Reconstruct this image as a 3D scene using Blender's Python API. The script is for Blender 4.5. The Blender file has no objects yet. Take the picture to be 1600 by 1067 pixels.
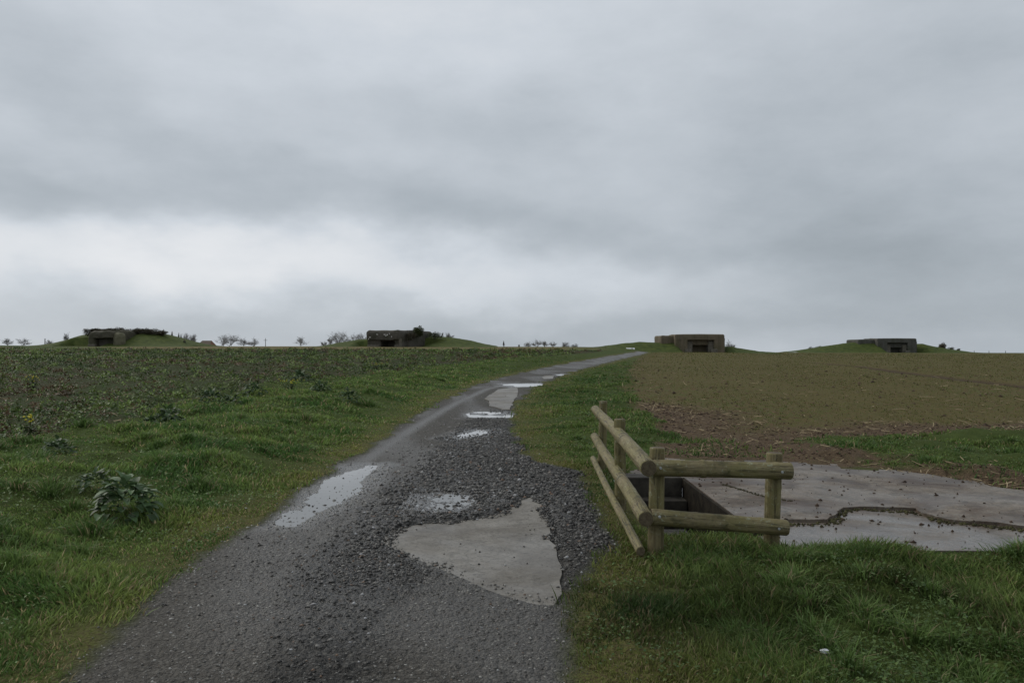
import bpy, bmesh, math, random
import numpy as np
from mathutils import Vector, Matrix, Euler
R = math.radians
random.seed(7); rng = np.random.default_rng(11)
sc = bpy.context.scene
C = sc.collection
F = 1244.0; H0 = 1.65; HOR = 545.0

# ------------------------------------------------------------------ helpers
def tag(o, label=None, cat=None, group=None, kind=None):
    if label: o['label'] = label
    if cat: o['category'] = cat
    if group: o['group'] = group
    if kind: o['kind'] = kind
    return o
def empty(name, loc=(0,0,0), rz=0):
    o = bpy.data.objects.new(name, None); C.objects.link(o)
    o.location = loc; o.rotation_euler = (0,0,rz); o.empty_display_size = .3
    return o
def link(name, me, mat=None, parent=None, smooth=False):
    o = bpy.data.objects.new(name, me); C.objects.link(o)
    if mat: me.materials.append(mat)
    if parent: o.parent = parent
    if smooth: me.polygons.foreach_set('use_smooth', np.ones(len(me.polygons), dtype=bool))
    return o
def bm_obj(name, bm, mat=None, parent=None, smooth=False):
    me = bpy.data.meshes.new(name); bm.normal_update(); bm.to_mesh(me); bm.free()
    return link(name, me, mat, parent, smooth)
def np_mesh(name, V, faces_flat, sizes, attrs=None, smooth=False):
    """V (n,3); faces_flat 1-D loop indices; sizes 1-D verts per face"""
    me = bpy.data.meshes.new(name)
    me.vertices.add(len(V)); me.vertices.foreach_set('co', np.ascontiguousarray(V, dtype=np.float32).ravel())
    me.loops.add(len(faces_flat)); me.loops.foreach_set('vertex_index', np.ascontiguousarray(faces_flat, dtype=np.int32))
    st = np.concatenate([[0], np.cumsum(sizes)[:-1]]).astype(np.int32)
    me.polygons.add(len(sizes)); me.polygons.foreach_set('loop_start', st)
    if smooth: me.polygons.foreach_set('use_smooth', np.ones(len(sizes), dtype=bool))
    me.update(calc_edges=True)
    for nm, arr in (attrs or {}).items():
        a = me.attributes.new(nm, 'FLOAT_COLOR', 'POINT')
        c = np.ones((len(V),4), dtype=np.float32); c[:, :3] = arr
        a.data.foreach_set('color', c.ravel())
    return me
def copy_tree(o, parent=None):
    c = o.copy(); C.objects.link(c)
    if parent: c.parent = parent
    for ch in list(o.children): copy_tree(ch, c)
    return c

def _h(ix, iy, s):
    h = (ix*374761393 + iy*668265263 + s*144269504) & 0xffffffff
    h = ((h ^ (h >> 13))*1274126177) & 0xffffffff
    h = h ^ (h >> 16)
    return h/4294967295.0
def vn(x, y, s=0):
    x = np.asarray(x, float); y = np.asarray(y, float)
    ix = np.floor(x).astype(np.int64); iy = np.floor(y).astype(np.int64)
    fx = x-ix; fy = y-iy
    fx = fx*fx*(3-2*fx); fy = fy*fy*(3-2*fy)
    a = _h(ix,iy,s); b = _h(ix+1,iy,s); c = _h(ix,iy+1,s); d = _h(ix+1,iy+1,s)
    return (a+(b-a)*fx)*(1-fy)+(c+(d-c)*fx)*fy
def fbm(x, y, o=4, s=0):
    r = 0; a = 1; t = 0
    for i in range(o):
        r = r+a*(vn(x*2**i+i*17.3, y*2**i-i*9.1, s+i)*2-1); t += a; a *= .5
    return r/t
def ss(a, b, x):
    t = np.clip((x-a)/(b-a), 0, 1); return t*t*(3-2*t)

# ------------------------------------------------------------------ large terrain
SKY_ROW = [(-3000,545),(-1200,542),(-400,541),(0,539.5),(100,540.5),(320,541),(500,541),(740,541.5),(900,541.8),(946,542.5),(985,546.5),(1010,549.3),(1160,550.3),(1600,551.3),(2200,552),(3600,551),(5200,547)]
CREST = [(-3000,200),(900,200),(1000,196),(1150,196),(1260,252),(1700,252),(2600,220),(5200,200)]
def px_of(x, y):
    th = np.arctan2(x, y)
    return 800+F*np.tan(np.clip(th, -1.25, 1.25))
def zb(x, y):
    x = np.asarray(x, float); y = np.asarray(y, float)
    p = px_of(x, y); back = ss(-10, 25, y)
    yg = np.interp(p, *zip(*SKY_ROW)); D = np.interp(p, *zip(*CREST))
    d = np.where(y > 0, np.maximum(y, np.hypot(x,y)*.31), np.hypot(x,y)*.31)
    Z = H0-(yg-HOR)/F*D
    t = np.clip((d-8)/(D-8), 0, 1)
    z1 = Z*t**1.3*back
    z2 = H0-(yg-HOR)/F*d-.004*(d-D)
    return np.where(d < D, z1, z2)
def ground_pt(px, row, dmax=None):
    """ground point seen at a photograph position, on the smooth terrain"""
    u = (px-800)/F; lo, hi = 1.2, float(np.interp(px, *zip(*CREST)))
    f = lambda d: HOR+F*(H0-float(zb(u*d, d)))/d
    if f(hi) > row: return (u*hi, hi)
    for _ in range(40):
        m = (lo+hi)/2
        if f(m) > row: lo = m
        else: hi = m
    return (u*lo, lo)
def gp(lst): return [ground_pt(*p) for p in lst]
def sdist(poly, x, y):
    """signed distance, negative inside"""
    P = np.array(poly, float); Q = np.roll(P, -1, 0)
    d2 = np.full(x.shape, 1e18); ins = np.zeros(x.shape, bool)
    for (ax,ay),(bx,by) in zip(P, Q):
        ex, ey = bx-ax, by-ay; L = ex*ex+ey*ey+1e-12
        t = np.clip(((x-ax)*ex+(y-ay)*ey)/L, 0, 1)
        d2 = np.minimum(d2, (x-ax-t*ex)**2+(y-ay-t*ey)**2)
        c = ((ay > y) != (by > y)); 
        with np.errstate(divide='ignore', invalid='ignore'):
            xi = ax+(y-ay)/(by-ay+1e-15)*ex
        ins ^= (c & (x < xi))
    d = np.sqrt(d2); return np.where(ins, -d, d)
def ldist(line, x, y):
    d2 = np.full(x.shape, 1e18)
    for (ax,ay),(bx,by) in zip(line[:-1], line[1:]):
        ex, ey = bx-ax, by-ay; L = ex*ex+ey*ey+1e-12
        t = np.clip(((x-ax)*ex+(y-ay)*ey)/L, 0, 1)
        d2 = np.minimum(d2, (x-ax-t*ex)**2+(y-ay-t*ey)**2)
    return np.sqrt(d2)

PIT = (1.30, 2.15, 7.15, 9.95)
ROAD = gp([(100,1067),(180,985),(250,925),(310,880),(370,838),(430,795),(470,765),(520,735),(560,710),(620,668),(665,640),(700,622),(740,603),(790,588),(850,575),(900,565),(940,558.5),(972,553.2),(992,550.4)]) \
     + [(34,215),(38,215)] + gp([(1014,550.2),(995,555.5),(955,565),(930,572),(895,580),(870,590),(845,600),(820,613),(805,630),(799,650),(802,680),(818,705),(836,722),(870,728),(908,738),(918,770),(932,800),(946,830),(956,855),(940,880),(905,910),(892,930),(890,960),(885,1010),(882,1067)]) \
     + [(.25,1),(.6,-30),(-3.4,-30),(-2.5,1)]
FL = gp([(-900,800),(-300,745),(0,708),(130,684),(240,658),(330,630),(420,610),(520,597),(600,588),(680,577),(760,567),(830,560),(900,554),(940,549)]) + [(17,142),(-330,142),(-330,20)]
FR = gp([(1016,551.5),(1002,556),(984,572),(974,590),(980,610),(995,640),(1015,660),(1050,680),(1110,694),(1180,700),(1240,692),(1300,684),(1400,684),(1500,682),(1600,678),(1900,672),(2400,668)]) + [(300,40),(330,236),(80,236)] + [(34,188)]
MUD = gp([(1000,722),(1060,700),(1110,688),(1180,694),(1240,690),(1300,712),(1400,724),(1470,738),(1600,752),(1900,772),(2100,790),(2100,830),(1900,810),(1600,775),(1450,752),(1330,735),(1230,730),(1040,724)])
PAD = gp([(985,730),(1040,717),(1100,721),(1230,724),(1330,729),(1400,737),(1450,744),(1530,758),(1600,770),(1900,806),(2300,830),(2300,880),(1900,868),(1600,864),(1500,862),(1350,862),(1225,864),(1190,858)]) + [(2.15,7.0),(1.2,7.0),(1.2,9.0)]
CPATCH = gp([(600,840),(615,828),(660,818),(740,812),(790,800),(815,780),(830,775),(850,785),(862,810),(868,840),(875,870),(885,900),(888,925),(870,940),(845,940),(800,928),(740,905),(690,885),(640,865),(607,850)])
CPATCH2 = gp([(780,608),(809,605),(809,618),(802,626),(798,640),(788,640),(765,634),(763,626),(757,623),(769,615)])
CPATCH3 = gp([(846,589),(853,587),(866,587),(862,592),(850,592.5)])
DARK = gp([(640,735),(700,715),(660,720),(700,672),(740,655),(740,640),(800,640),(802,680),(836,722),(908,738),(918,770),(956,855),(940,880),(892,925),(872,935),(868,840),(815,790),(740,815),(610,832),(605,850),(680,895),(640,930),(590,980),(560,1067),(540,1200),(400,1200),(405,1067),(430,950),(470,870),(560,800),(600,760)])
PUDS = [gp([(428,820),(468,822),(503,800),(543,776),(572,752),(592,726),(574,725),(543,735),(508,747),(478,775),(446,800)]),
        gp([(640,774),(680,769),(738,771),(746,788),(715,804),(660,802),(620,797),(632,783)]),
        gp([(732,648),(745,644.5),(785,644),(798,647),(796,652),(765,653),(738,651.5)]),
        gp([(706,684),(715,677),(740,671),(766,672),(768,676),(745,683),(715,688)]),
        gp([(786,600),(800,599),(852,598.5),(850,602),(830,604),(805,604)]),
        gp([(868,585.5),(880,583.8),(884,585),(878,587)])]
PUD_Z = [-.016, .007, .007, .007, -.012, -.012]
PUD_EXP = [.14, .05, .05, .05, .1, .15]
WLANE = gp([(490,780),(520,755),(560,725),(600,700),(640,672),(680,648),(715,628),(760,608),(810,596)])
TRACK = gp([(1262,566),(1340,572),(1430,584),(1520,594),(1600,603),(1900,640)])

def zones(x, y):
    """smooth zone weights; edges wobble with noise"""
    sh = x.shape; x = x.ravel(); y = y.ravel()
    d = np.hypot(x, y); wob = fbm(x*1.6, y*1.6, 4, 3)*np.clip(d*.02, .10, .8) + fbm(x*9, y*9, 2, 5)*.05
    Z = {}
    Z['sroad'] = sdist(ROAD, x, y)
    Z['road'] = 1-ss(-.10, .12, Z['sroad']+wob*.8)
    Z['sfl'] = sdist(FL, x, y); Z['fl'] = 1-ss(-.5, .5, Z['sfl']+wob*3)
    Z['sfr'] = sdist(FR, x, y); Z['fr'] = 1-ss(-.3, .3, Z['sfr']+wob*1.6)
    Z['mud'] = 1-ss(-.25, .25, sdist(MUD, x, y)+wob*2.4+fbm(x*2.3,y*2.3,3,8)*.5)
    Z['spad'] = sdist(PAD, x, y)
    nearedge = np.exp(-np.clip(-Z['sfr'], 0, 50)/3.2)*(.45+.55*(1-ss(19, 27, y)))
    Z['soil'] = np.clip(np.maximum(Z['mud'], Z['fr']*ss(.30, .75, nearedge+fbm(x*.5, y*.5, 3, 9)*.25)) , 0, 1)
    tr = ldist(TRACK, x, y)
    Z['track'] = (1-ss(.3, .9, tr))*Z['fr']
    Z['dark'] = (1-ss(-.15, .15, sdist(DARK, x, y)+wob*1.3))*Z['road']
    pv = ss(40, 62, y)*Z['road']
    Z['pave'] = pv*(.55+.45*ss(75,100,y))
    rut = ss(.35, .75, vn(x*1.3+y*.2, y*.35, 21))
    Z['wet'] = Z['road']*(.35*rut+.2)
    for P in PUDS:
        Z['wet'] = np.maximum(Z['wet'], (1-ss(-.05, .7, sdist(P, x, y)+wob))*Z['road'])
    Z['lane'] = np.exp(-(ldist(WLANE, x, y)/.22)**2)*Z['road']*(1-ss(30,45,y))
    Z['wet'] = np.maximum(Z['wet'], Z['lane']*.7)
    Z['short'] = (1-ss(.05, 1.15, Z['sroad']+fbm(x*.8, y*.8, 3, 31)*.7))*(1-Z['road'])
    # a worn shoulder of short turf beside the road opposite the fence and below it
    Z['dry'] = ss(138, 160, y)*(1-ss(.035*F+800-0, 990, px_of(x,y)))*ss(60, 250, px_of(x,y))*(y > 0)
    Z['dry'] = np.maximum(Z['dry'], .7*ss(.45,.8,vn(x*.3,y*.12,44))*ss(60,90,y)*(Z['sfl'] > 0)*(Z['sfl'] < 30)*(Z['sfr'] > 10)*(1-Z['road']))
    Z['grass'] = (1-Z['road'])*(1-Z['fl'])*(1-Z['fr'])*(1-Z['mud']*.9)
    return {k: v.reshape(sh) for k, v in Z.items()}

def relief(x, y, Z, fine=True):
    d = np.hypot(x, y)
    sr = np.clip(Z['sroad'], 0, 50)
    left = (x < 0) | (Z['sfl'] < Z['sfr'])
    near = 1-ss(70, 130, d)
    off = (1-Z['road'])
    pitd = np.maximum(np.maximum(PIT[0]-x, x-PIT[1]), np.maximum(PIT[2]-y, y-PIT[3]))
    calm = ss(.0, .7, Z['spad'])*ss(.05, .5, pitd)
    hum = (fbm(x*.55, y*.55, 3, 51)*.20+fbm(x*1.7, y*1.7, 3, 52)*.10)
    lift = .20*ss(.4, 2.6, sr)*np.where(left, 1, .25)
    z = off*near*calm*(1-Z['fr']*.85)*(1-Z['fl']*.5)*(lift+hum*ss(.2, 2.0, sr))
    # grassy lip in front of the slabs and tussocks near the camera on the right
    lip = np.exp(-((Z['spad']-.45)/.35)**2)*(y < 7.4)*(x > 1.2)*(Z['spad'] > 0)
    z = z+lip*(.035+.06*vn(x*1.5, y*1.5, 61))*ss(2.2,2.8,x)
    foot = np.exp(-((x-1.6)/.8)**2-((y-6.2)/.5)**2); z = z+.0*foot
    z = z+Z['fr']*near*(fbm(x*3.5, y*3.5, 3, 71)*.035)+Z['fl']*near*fbm(x*2.5, y*2.5, 3, 72)*.06
    z = z-Z['track']*.12
    rd = Z['road']
    ridge = Z['dark']*.022
    z = z+rd*(fbm(x*2.2, y*1.4, 3, 81)*.012+.020*Z['dark'])
    if fine:
        nf = (1-ss(9, 16, d))
        z = z+rd*nf*(fbm(x*26, y*26, 3, 82)*.013*(.55+.45*Z['dark']))
        z = z+off*(1-ss(12, 20, d))*fbm(x*9, y*9, 3, 83)*.02*calm
    z = z-.008*Z['lane']
    for kP, P in enumerate(PUDS):
        z = z-(.026 if kP == 0 else .017)*(1-ss(-.25, .22, sdist(P, x.ravel(), y.ravel()).reshape(x.shape)))
    cp = np.minimum(np.minimum(sdist(CPATCH, x.ravel(), y.ravel()), sdist(CPATCH2, x.ravel(), y.ravel())), sdist(CPATCH3, x.ravel(), y.ravel())).reshape(x.shape)
    k = 1-ss(-.04, .09, cp)
    z = z*(1-k)+k*(-.02)
    kp = 1-ss(-.05, .15, Z['spad'])
    sp_ = np.clip(fbm(x*1.7, y*2.4, 4, 88)*.35+.13-.16*np.clip(-Z['spad'],0,9), -.2, .06)*(y > 10.3)*(1-ss(.0,.6,Z['spad']))*1.2
    return z*(1-kp)+kp*(-.03)+np.clip(sp_,0,.09)*1.0
def zg(x, y):
    x = np.atleast_1d(np.asarray(x, float)); y = np.atleast_1d(np.asarray(y, float))
    return zb(x, y)+relief(x, y, zones(x, y), False)
def zat(x, y): return float(zg(x, y)[0])

# ------------------------------------------------------------------ materials
def mat(name):
    m = bpy.data.materials.new(name); m.use_nodes = True
    return m, m.node_tree.nodes, m.node_tree.links, m.node_tree.nodes['Principled BSDF']
def nd(N, t, **kw):
    n = N.new(t)
    for k, v in kw.items():
        if k in n.inputs.keys(): n.inputs[k].default_value = v
        else: setattr(n, k, v)
    return n
def noise(N, L, vec, scale, detail=4, rough=.55, dist=0):
    n = N.new('ShaderNodeTexNoise'); n.inputs['Scale'].default_value = scale; n.inputs['Detail'].default_value = detail
    n.inputs['Roughness'].default_value = rough; n.inputs['Distortion'].default_value = dist
    if vec: L.new(vec, n.inputs['Vector'])
    return n.outputs['Fac']
def mix(N, L, f, a, b, bt='MIX'):
    n = N.new('ShaderNodeMix'); n.data_type = 'RGBA'; n.blend_type = bt
    for s, v in ((n.inputs[0], f), (n.inputs[6], a), (n.inputs[7], b)):
        if isinstance(v, bpy.types.NodeSocket): L.new(v, s)
        elif isinstance(v, (int, float)): s.default_value = v if s.type == 'VALUE' else (v,v,v,1)
        else: s.default_value = (*v, 1)
    return n.outputs[2]
def ramp(N, L, f, stops):
    n = N.new('ShaderNodeValToRGB'); e = n.color_ramp.elements
    while len(e) < len(stops): e.new(.5)
    for i, (p, c) in enumerate(stops):
        e[i].position = p; e[i].color = (*c, 1) if hasattr(c, '__len__') else (c,c,c,1)
    L.new(f, n.inputs[0]); return n.outputs[0]
def mth(N, L, op, a, b=None, clamp=False):
    n = N.new('ShaderNodeMath'); n.operation = op; n.use_clamp = clamp
    for i, v in enumerate((a, b)):
        if v is None: continue
        if isinstance(v, bpy.types.NodeSocket): L.new(v, n.inputs[i])
        else: n.inputs[i].default_value = v
    return n.outputs[0]
def bump(N, L, h, strength, dist, prev=None):
    n = N.new('ShaderNodeBump'); n.inputs['Strength'].default_value = strength; n.inputs['Distance'].default_value = dist
    L.new(h, n.inputs['Height'])
    if prev: L.new(prev, n.inputs['Normal'])
    return n.outputs[0]
def objvec(N): return N.new('ShaderNodeTexCoord').outputs['Object']

def ground_material():
    m, N, L, P = mat('ground_cover')
    v = objvec(N)
    def att(n):
        a = N.new('ShaderNodeAttribute'); a.attribute_name = n; s = N.new('ShaderNodeSeparateColor'); L.new(a.outputs['Color'], s.inputs[0]); return s.outputs
    a, b, c = att('zA'), att('zB'), att('zC')
    n1 = noise(N, L, v, .8, 5); n2 = noise(N, L, v, 6, 5); n3 = noise(N, L, v, 45, 3); n4 = noise(N, L, v, .12, 4)
    grass = mix(N, L, n2, (.030,.046,.014), (.085,.115,.030))
    grass = mix(N, L, ramp(N, L, n1, [(.4,0),(.65,1)]), grass, (.050,.068,.018))
    shortg = mix(N, L, ramp(N, L, n3, [(.35,0),(.65,1)]), mix(N, L, n2, (.065,.048,.026), (.095,.078,.038)), (.11,.12,.034))
    grass = mix(N, L, c[1], grass, shortg)
    grass = mix(N, L, c[0], grass, mix(N, L, n2, (.17,.13,.062), (.10,.10,.04)))
    fl = mix(N, L, ramp(N, L, n2, [(.38,0),(.62,1)]), (.052,.040,.024), (.036,.046,.016))
    fl = mix(N, L, ramp(N, L, n4, [(.42,0),(.6,1)]), fl, (.038,.052,.016))
    fr1 = mix(N, L, ramp(N, L, n2, [(.44,0),(.56,1)]), (.130,.084,.046), (.092,.112,.030))
    fr1 = mix(N, L, ramp(N, L, n4, [(.35,0),(.65,1)]), fr1, (.114,.097,.036))
    n11 = noise(N, L, v, 17, 4, .7)
    fr1 = mix(N, L, ramp(N, L, n11, [(.50,0),(.62,.7)]), fr1, (.042,.032,.018))
    fr1 = mix(N, L, ramp(N, L, n3, [(.60,0),(.72,.6)]), fr1, (.19,.155,.09))
    soil = mix(N, L, n2, (.056,.040,.026), (.118,.084,.054))
    soil = mix(N, L, ramp(N, L, n3, [(.45,0),(.75,1)]), soil, (.16,.115,.070))
    vo = N.new('ShaderNodeTexVoronoi'); vo.inputs['Scale'].default_value = 42; L.new(v, vo.inputs['Vector'])
    vo2 = N.new('ShaderNodeTexVoronoi'); vo2.inputs['Scale'].default_value = 95; L.new(v, vo2.inputs['Vector'])
    bw = N.new('ShaderNodeSeparateColor'); L.new(vo.outputs['Color'], bw.inputs[0])
    grav = ramp(N, L, bw.outputs[0], [(0,(.022,.022,.021)),(.5,(.055,.053,.048)),(.85,(.115,.110,.098)),(1,(.26,.25,.22))])
    packed = mix(N, L, n2, (.054,.048,.037), (.108,.096,.076))
    vd = ramp(N, L, vo.outputs['Distance'], [(.30,1),(.62,.28)])  # darker between stones: dirt, plus gap shade painted into the colour
    packed = mix(N, L, ramp(N, L, n3, [(.5,0),(.8,1)]), packed, (.17,.16,.14))
    grav = mix(N, L, .85, grav, vd, 'MULTIPLY')
    packed = mix(N, L, .5, packed, vd, 'MULTIPLY')
    grav_d = mix(N, L, .62, grav, (.017,.017,.016))
    road = mix(N, L, .42, packed, grav)
    road = mix(N, L, a[1], road, grav_d)
    road = mix(N, L, ramp(N, L, n1, [(.35,0),(.7,1)]), road, mix(N, L, .4, road, (.085,.077,.064)))
    pave = mix(N, L, n1, (.10,.098,.092), (.16,.157,.147))
    road = mix(N, L, a[2], road, pave)
    col = mix(N, L, b[0], grass, fl)
    col = mix(N, L, b[1], col, fr1)
    col = mix(N, L, b[2], col, soil)
    col = mix(N, L, a[0], col, road)
    wetc = mix(N, L, 1.0, col, (.62,.62,.63), 'MULTIPLY')
    col = mix(N, L, c[2], col, wetc)
    L.new(col, P.inputs['Base Color'])
    rr = mth(N, L, 'MULTIPLY', a[0], mth(N, L, 'ADD', .05, mth(N, L, 'MULTIPLY', c[2], .55)))
    L.new(mth(N, L, 'SUBTRACT', .82, rr, True), P.inputs['Roughness'])
    sp = mth(N, L, 'ADD', .04, mth(N, L, 'MULTIPLY', mth(N, L, 'MULTIPLY', a[0], c[2]), .50)); L.new(sp, P.inputs['Specular IOR Level'])
    hh = mth(N, L, 'ADD', mth(N, L, 'MULTIPLY', vo.outputs['Distance'], -1.0), mth(N, L, 'MULTIPLY', vo2.outputs['Distance'], -.5))
    bs = bump(N, L, hh, .9, .016)
    bs = bump(N, L, n2, .5, .03, bs)
    L.new(bs, P.inputs['Normal'])
    return m
def attr_material(name, rough=.6, transl=.0, spec=.3, noise_amt=.0):
    m, N, L, P = mat(name)
    a = N.new('ShaderNodeAttribute'); a.attribute_name = 'col'
    L.new(a.outputs['Color'], P.inputs['Base Color'])
    P.inputs['Roughness'].default_value = rough; P.inputs['Specular IOR Level'].default_value = spec
    if transl:
        t = N.new('ShaderNodeBsdfTranslucent'); L.new(a.outputs['Color'], t.inputs[0])
        mx = N.new('ShaderNodeMixShader'); mx.inputs[0].default_value = transl
        L.new(P.outputs[0], mx.inputs[1]); L.new(t.outputs[0], mx.inputs[2])
        L.new(mx.outputs[0], N['Material Output'].inputs[0])
    return m
def simple(name, c1, c2, scale=5, rough=.8, spec=.3, bmp=.3, bd=.02, stretch=None):
    m, N, L, P = mat(name); v = objvec(N)
    if stretch:
        mp = N.new('ShaderNodeMapping'); mp.inputs['Scale'].default_value = stretch; L.new(v, mp.inputs[0]); v = mp.outputs[0]
    n = noise(N, L, v, scale, 6, .6)
    L.new(mix(N, L, ramp(N, L, n, [(.35,0),(.65,1)]), c1, c2), P.inputs['Base Color'])
    P.inputs['Roughness'].default_value = rough; P.inputs['Specular IOR Level'].default_value = spec
    if bmp: L.new(bump(N, L, n, bmp, bd), P.inputs['Normal'])
    return m
def wet_concrete(name, base=(.15,.148,.14), light=(.24,.235,.22), mud=(.085,.062,.045), wet=.5, mudamt=.5):
    m, N, L, P = mat(name); v = objvec(N)
    n1 = noise(N, L, v, 1.3, 6, .6, .4); n2 = noise(N, L, v, 14, 6, .65); n3 = noise(N, L, v, 90, 3); n4 = noise(N, L, v, .7, 5, .6, .8)
    col = mix(N, L, n2, base, light)
    vo = N.new('ShaderNodeTexVoronoi'); vo.inputs['Scale'].default_value = 55; L.new(v, vo.inputs['Vector'])
    sc_ = N.new('ShaderNodeSeparateColor'); L.new(vo.outputs['Color'], sc_.inputs[0])
    col = mix(N, L, ramp(N, L, sc_.outputs[0], [(.75,0),(.95,.6)]), col, (.10,.098,.09))
    col = mix(N, L, ramp(N, L, sc_.outputs[1], [(.85,0),(.97,.5)]), col, (.34,.33,.30))
    mm = mth(N, L, 'MULTIPLY', ramp(N, L, n1, [(.46,0),(.62,.9)]), mudamt)
    col = mix(N, L, mm, col, mud)
    n5 = noise(N, L, v, 3.2, 7, .65, 1.5)
    col = mix(N, L, ramp(N, L, n5, [(.54,0),(.60,.55*mudamt),(.66,0)]), col, (.045,.040,.028))
    n6 = noise(N, L, v, .9, 8, .7, 2.5)
    col = mix(N, L, ramp(N, L, n6, [(.494,0),(.5,.75*mudamt),(.506,0)]), col, (.022,.022,.014))
    n7 = noise(N, L, v, 2.1, 6, .7)
    col = mix(N, L, ramp(N, L, n7, [(.3,0),(.7,.8)]), mix(N, L, 1.0, col, (.62,.60,.57), 'MULTIPLY'), col)
    w = ramp(N, L, n4, [(.42,0),(.56,1)])
    w = mth(N, L, 'MULTIPLY', w, wet)
    col = mix(N, L, w, col, mix(N, L, 1.0, col, (.7,.7,.72), 'MULTIPLY'))
    L.new(col, P.inputs['Base Color'])
    L.new(mth(N, L, 'SUBTRACT', .55, mth(N, L, 'MULTIPLY', w, .47), True), P.inputs['Roughness'])
    L.new(mth(N, L, 'ADD', .12, mth(N, L, 'MULTIPLY', w, .5)), P.inputs['Specular IOR Level'])
    bs = bump(N, L, n2, .35, .01)
    bs = bump(N, L, n3, .25, .004, bs)
    L.new(bs, P.inputs['Normal'])
    return m
def wood_material(name, tint):
    m, N, L, P = mat(name)
    v = objvec(N)
    mp = N.new('ShaderNodeMapping'); mp.inputs['Scale'].default_value = (14,14,1.1); L.new(v, mp.inputs[0])
    n1 = noise(N, L, mp.outputs[0], 3, 7, .62, .5)
    n2 = noise(N, L, v, 5, 4, .6); n3 = noise(N, L, v, 38, 4, .6)
    col = mix(N, L, ramp(N, L, n1, [(.3,0),(.7,1)]), (.135*tint,.104*tint,.052*tint), (.370*tint,.315*tint,.18*tint))
    col = mix(N, L, ramp(N, L, n2, [(.38,0),(.66,.65)]), col, (.170,.160,.050))
    col = mix(N, L, ramp(N, L, n3, [(.55,0),(.8,.6)]), col, (.055,.05,.035))
    mp2 = N.new('ShaderNodeMapping'); mp2.inputs['Scale'].default_value = (26,26,.9); L.new(v, mp2.inputs[0])
    n8 = noise(N, L, mp2.outputs[0], 2, 5, .6, .8)
    col = mix(N, L, ramp(N, L, n8, [(.57,0),(.61,.9),(.66,.1)]), col, (.030,.026,.017))
    n9 = noise(N, L, v, 17, 5, .7, 1.0)
    col = mix(N, L, ramp(N, L, n9, [(.58,0),(.66,.65)]), col, (.30,.31,.22))
    n10 = noise(N, L, v, 9, 3, .5, .3)
    col = mix(N, L, ramp(N, L, n10, [(.30,.75),(.42,0)]), col, (.050,.048,.024))
    L.new(col, P.inputs['Base Color']); P.inputs['Roughness'].default_value = .65; P.inputs['Specular IOR Level'].default_value = .18
    bs = bump(N, L, n1, .8, .010); bs = bump(N, L, n3, .3, .004, bs); bs = bump(N, L, n8, .5, .006, bs)
    L.new(bs, P.inputs['Normal'])
    return m
def old_concrete(name, a=(.085,.075,.058), b=(.15,.135,.105), moss=(.06,.062,.032)):
    m, N, L, P = mat(name); v = objvec(N)
    n1 = noise(N, L, v, .5, 6, .6); n2 = noise(N, L, v, 2.2, 6, .65)
    mp = N.new('ShaderNodeMapping'); mp.inputs['Scale'].default_value = (1.6,1.6,.15); L.new(v, mp.inputs[0])
    n3 = noise(N, L, mp.outputs[0], 1.2, 5, .6)
    col = mix(N, L, n2, a, b)
    col = mix(N, L, ramp(N, L, n3, [(.5,0),(.75,.5)]), col, (.035,.032,.028))
    col = mix(N, L, ramp(N, L, n1, [(.45,0),(.65,.7)]), col, moss)
    L.new(col, P.inputs['Base Color']); P.inputs['Roughness'].default_value = .9; P.inputs['Specular IOR Level'].default_value = .2
    L.new(bump(N, L, n2, .6, .15), P.inputs['Normal'])
    return m
M_GROUND = ground_material()
M_GRASS = attr_material('grass_blades', .55, .3, .14)
M_LEAF = attr_material('leaves', .5, .2, .2)
M_STONE = attr_material('stones', .5, 0, .3)
M_DRYST = attr_material('dry_stalks', .8, 0, .15)
M_PAD = wet_concrete('slab_concrete', (.165,.134,.104), (.27,.228,.18), mud=(.080,.050,.031), wet=.32, mudamt=1.0)
M_PAD2 = wet_concrete('wet_slab_concrete', (.155,.128,.10), (.255,.216,.175), mud=(.085,.055,.036), wet=.7, mudamt=.8)
M_CP = wet_concrete('patch_concrete', (.205,.192,.168), (.31,.292,.26), mud=(.115,.10,.078), wet=.25, mudamt=.6)
M_WOOD = wood_material('weathered_wood', .78)
M_WOOD2 = wood_material('brown_weathered_wood', .62)
M_END = simple('cut_log_end', (.07,.052,.032), (.13,.105,.065), 30, .8)
M_STAIR = simple('near_black_concrete', (.010,.008,.006), (.034,.028,.019), 7, .8, .1, .5, .02)  # near-black colour for the walls, floor and deeper steps
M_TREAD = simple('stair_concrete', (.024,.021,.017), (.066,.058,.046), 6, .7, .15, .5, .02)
M_MOUND = simple('mound_turf', (.040,.058,.016), (.080,.098,.026), .9, .9, .1, .6, .15)

# water in the ruts: thin, silty
def puddle_material():
    m, N, L, P = mat('puddle_water')
    v = objvec(N)
    P.inputs['Base Color'].default_value = (.17,.165,.155,1); P.inputs['Roughness'].default_value = .04
    P.inputs['IOR'].default_value = 1.5; P.inputs['Specular IOR Level'].default_value = .5
    n = noise(N, L, v, 9, 2); L.new(bump(N, L, n, .05, .01), P.inputs['Normal'])
    return m
M_PUD = puddle_material()

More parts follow.
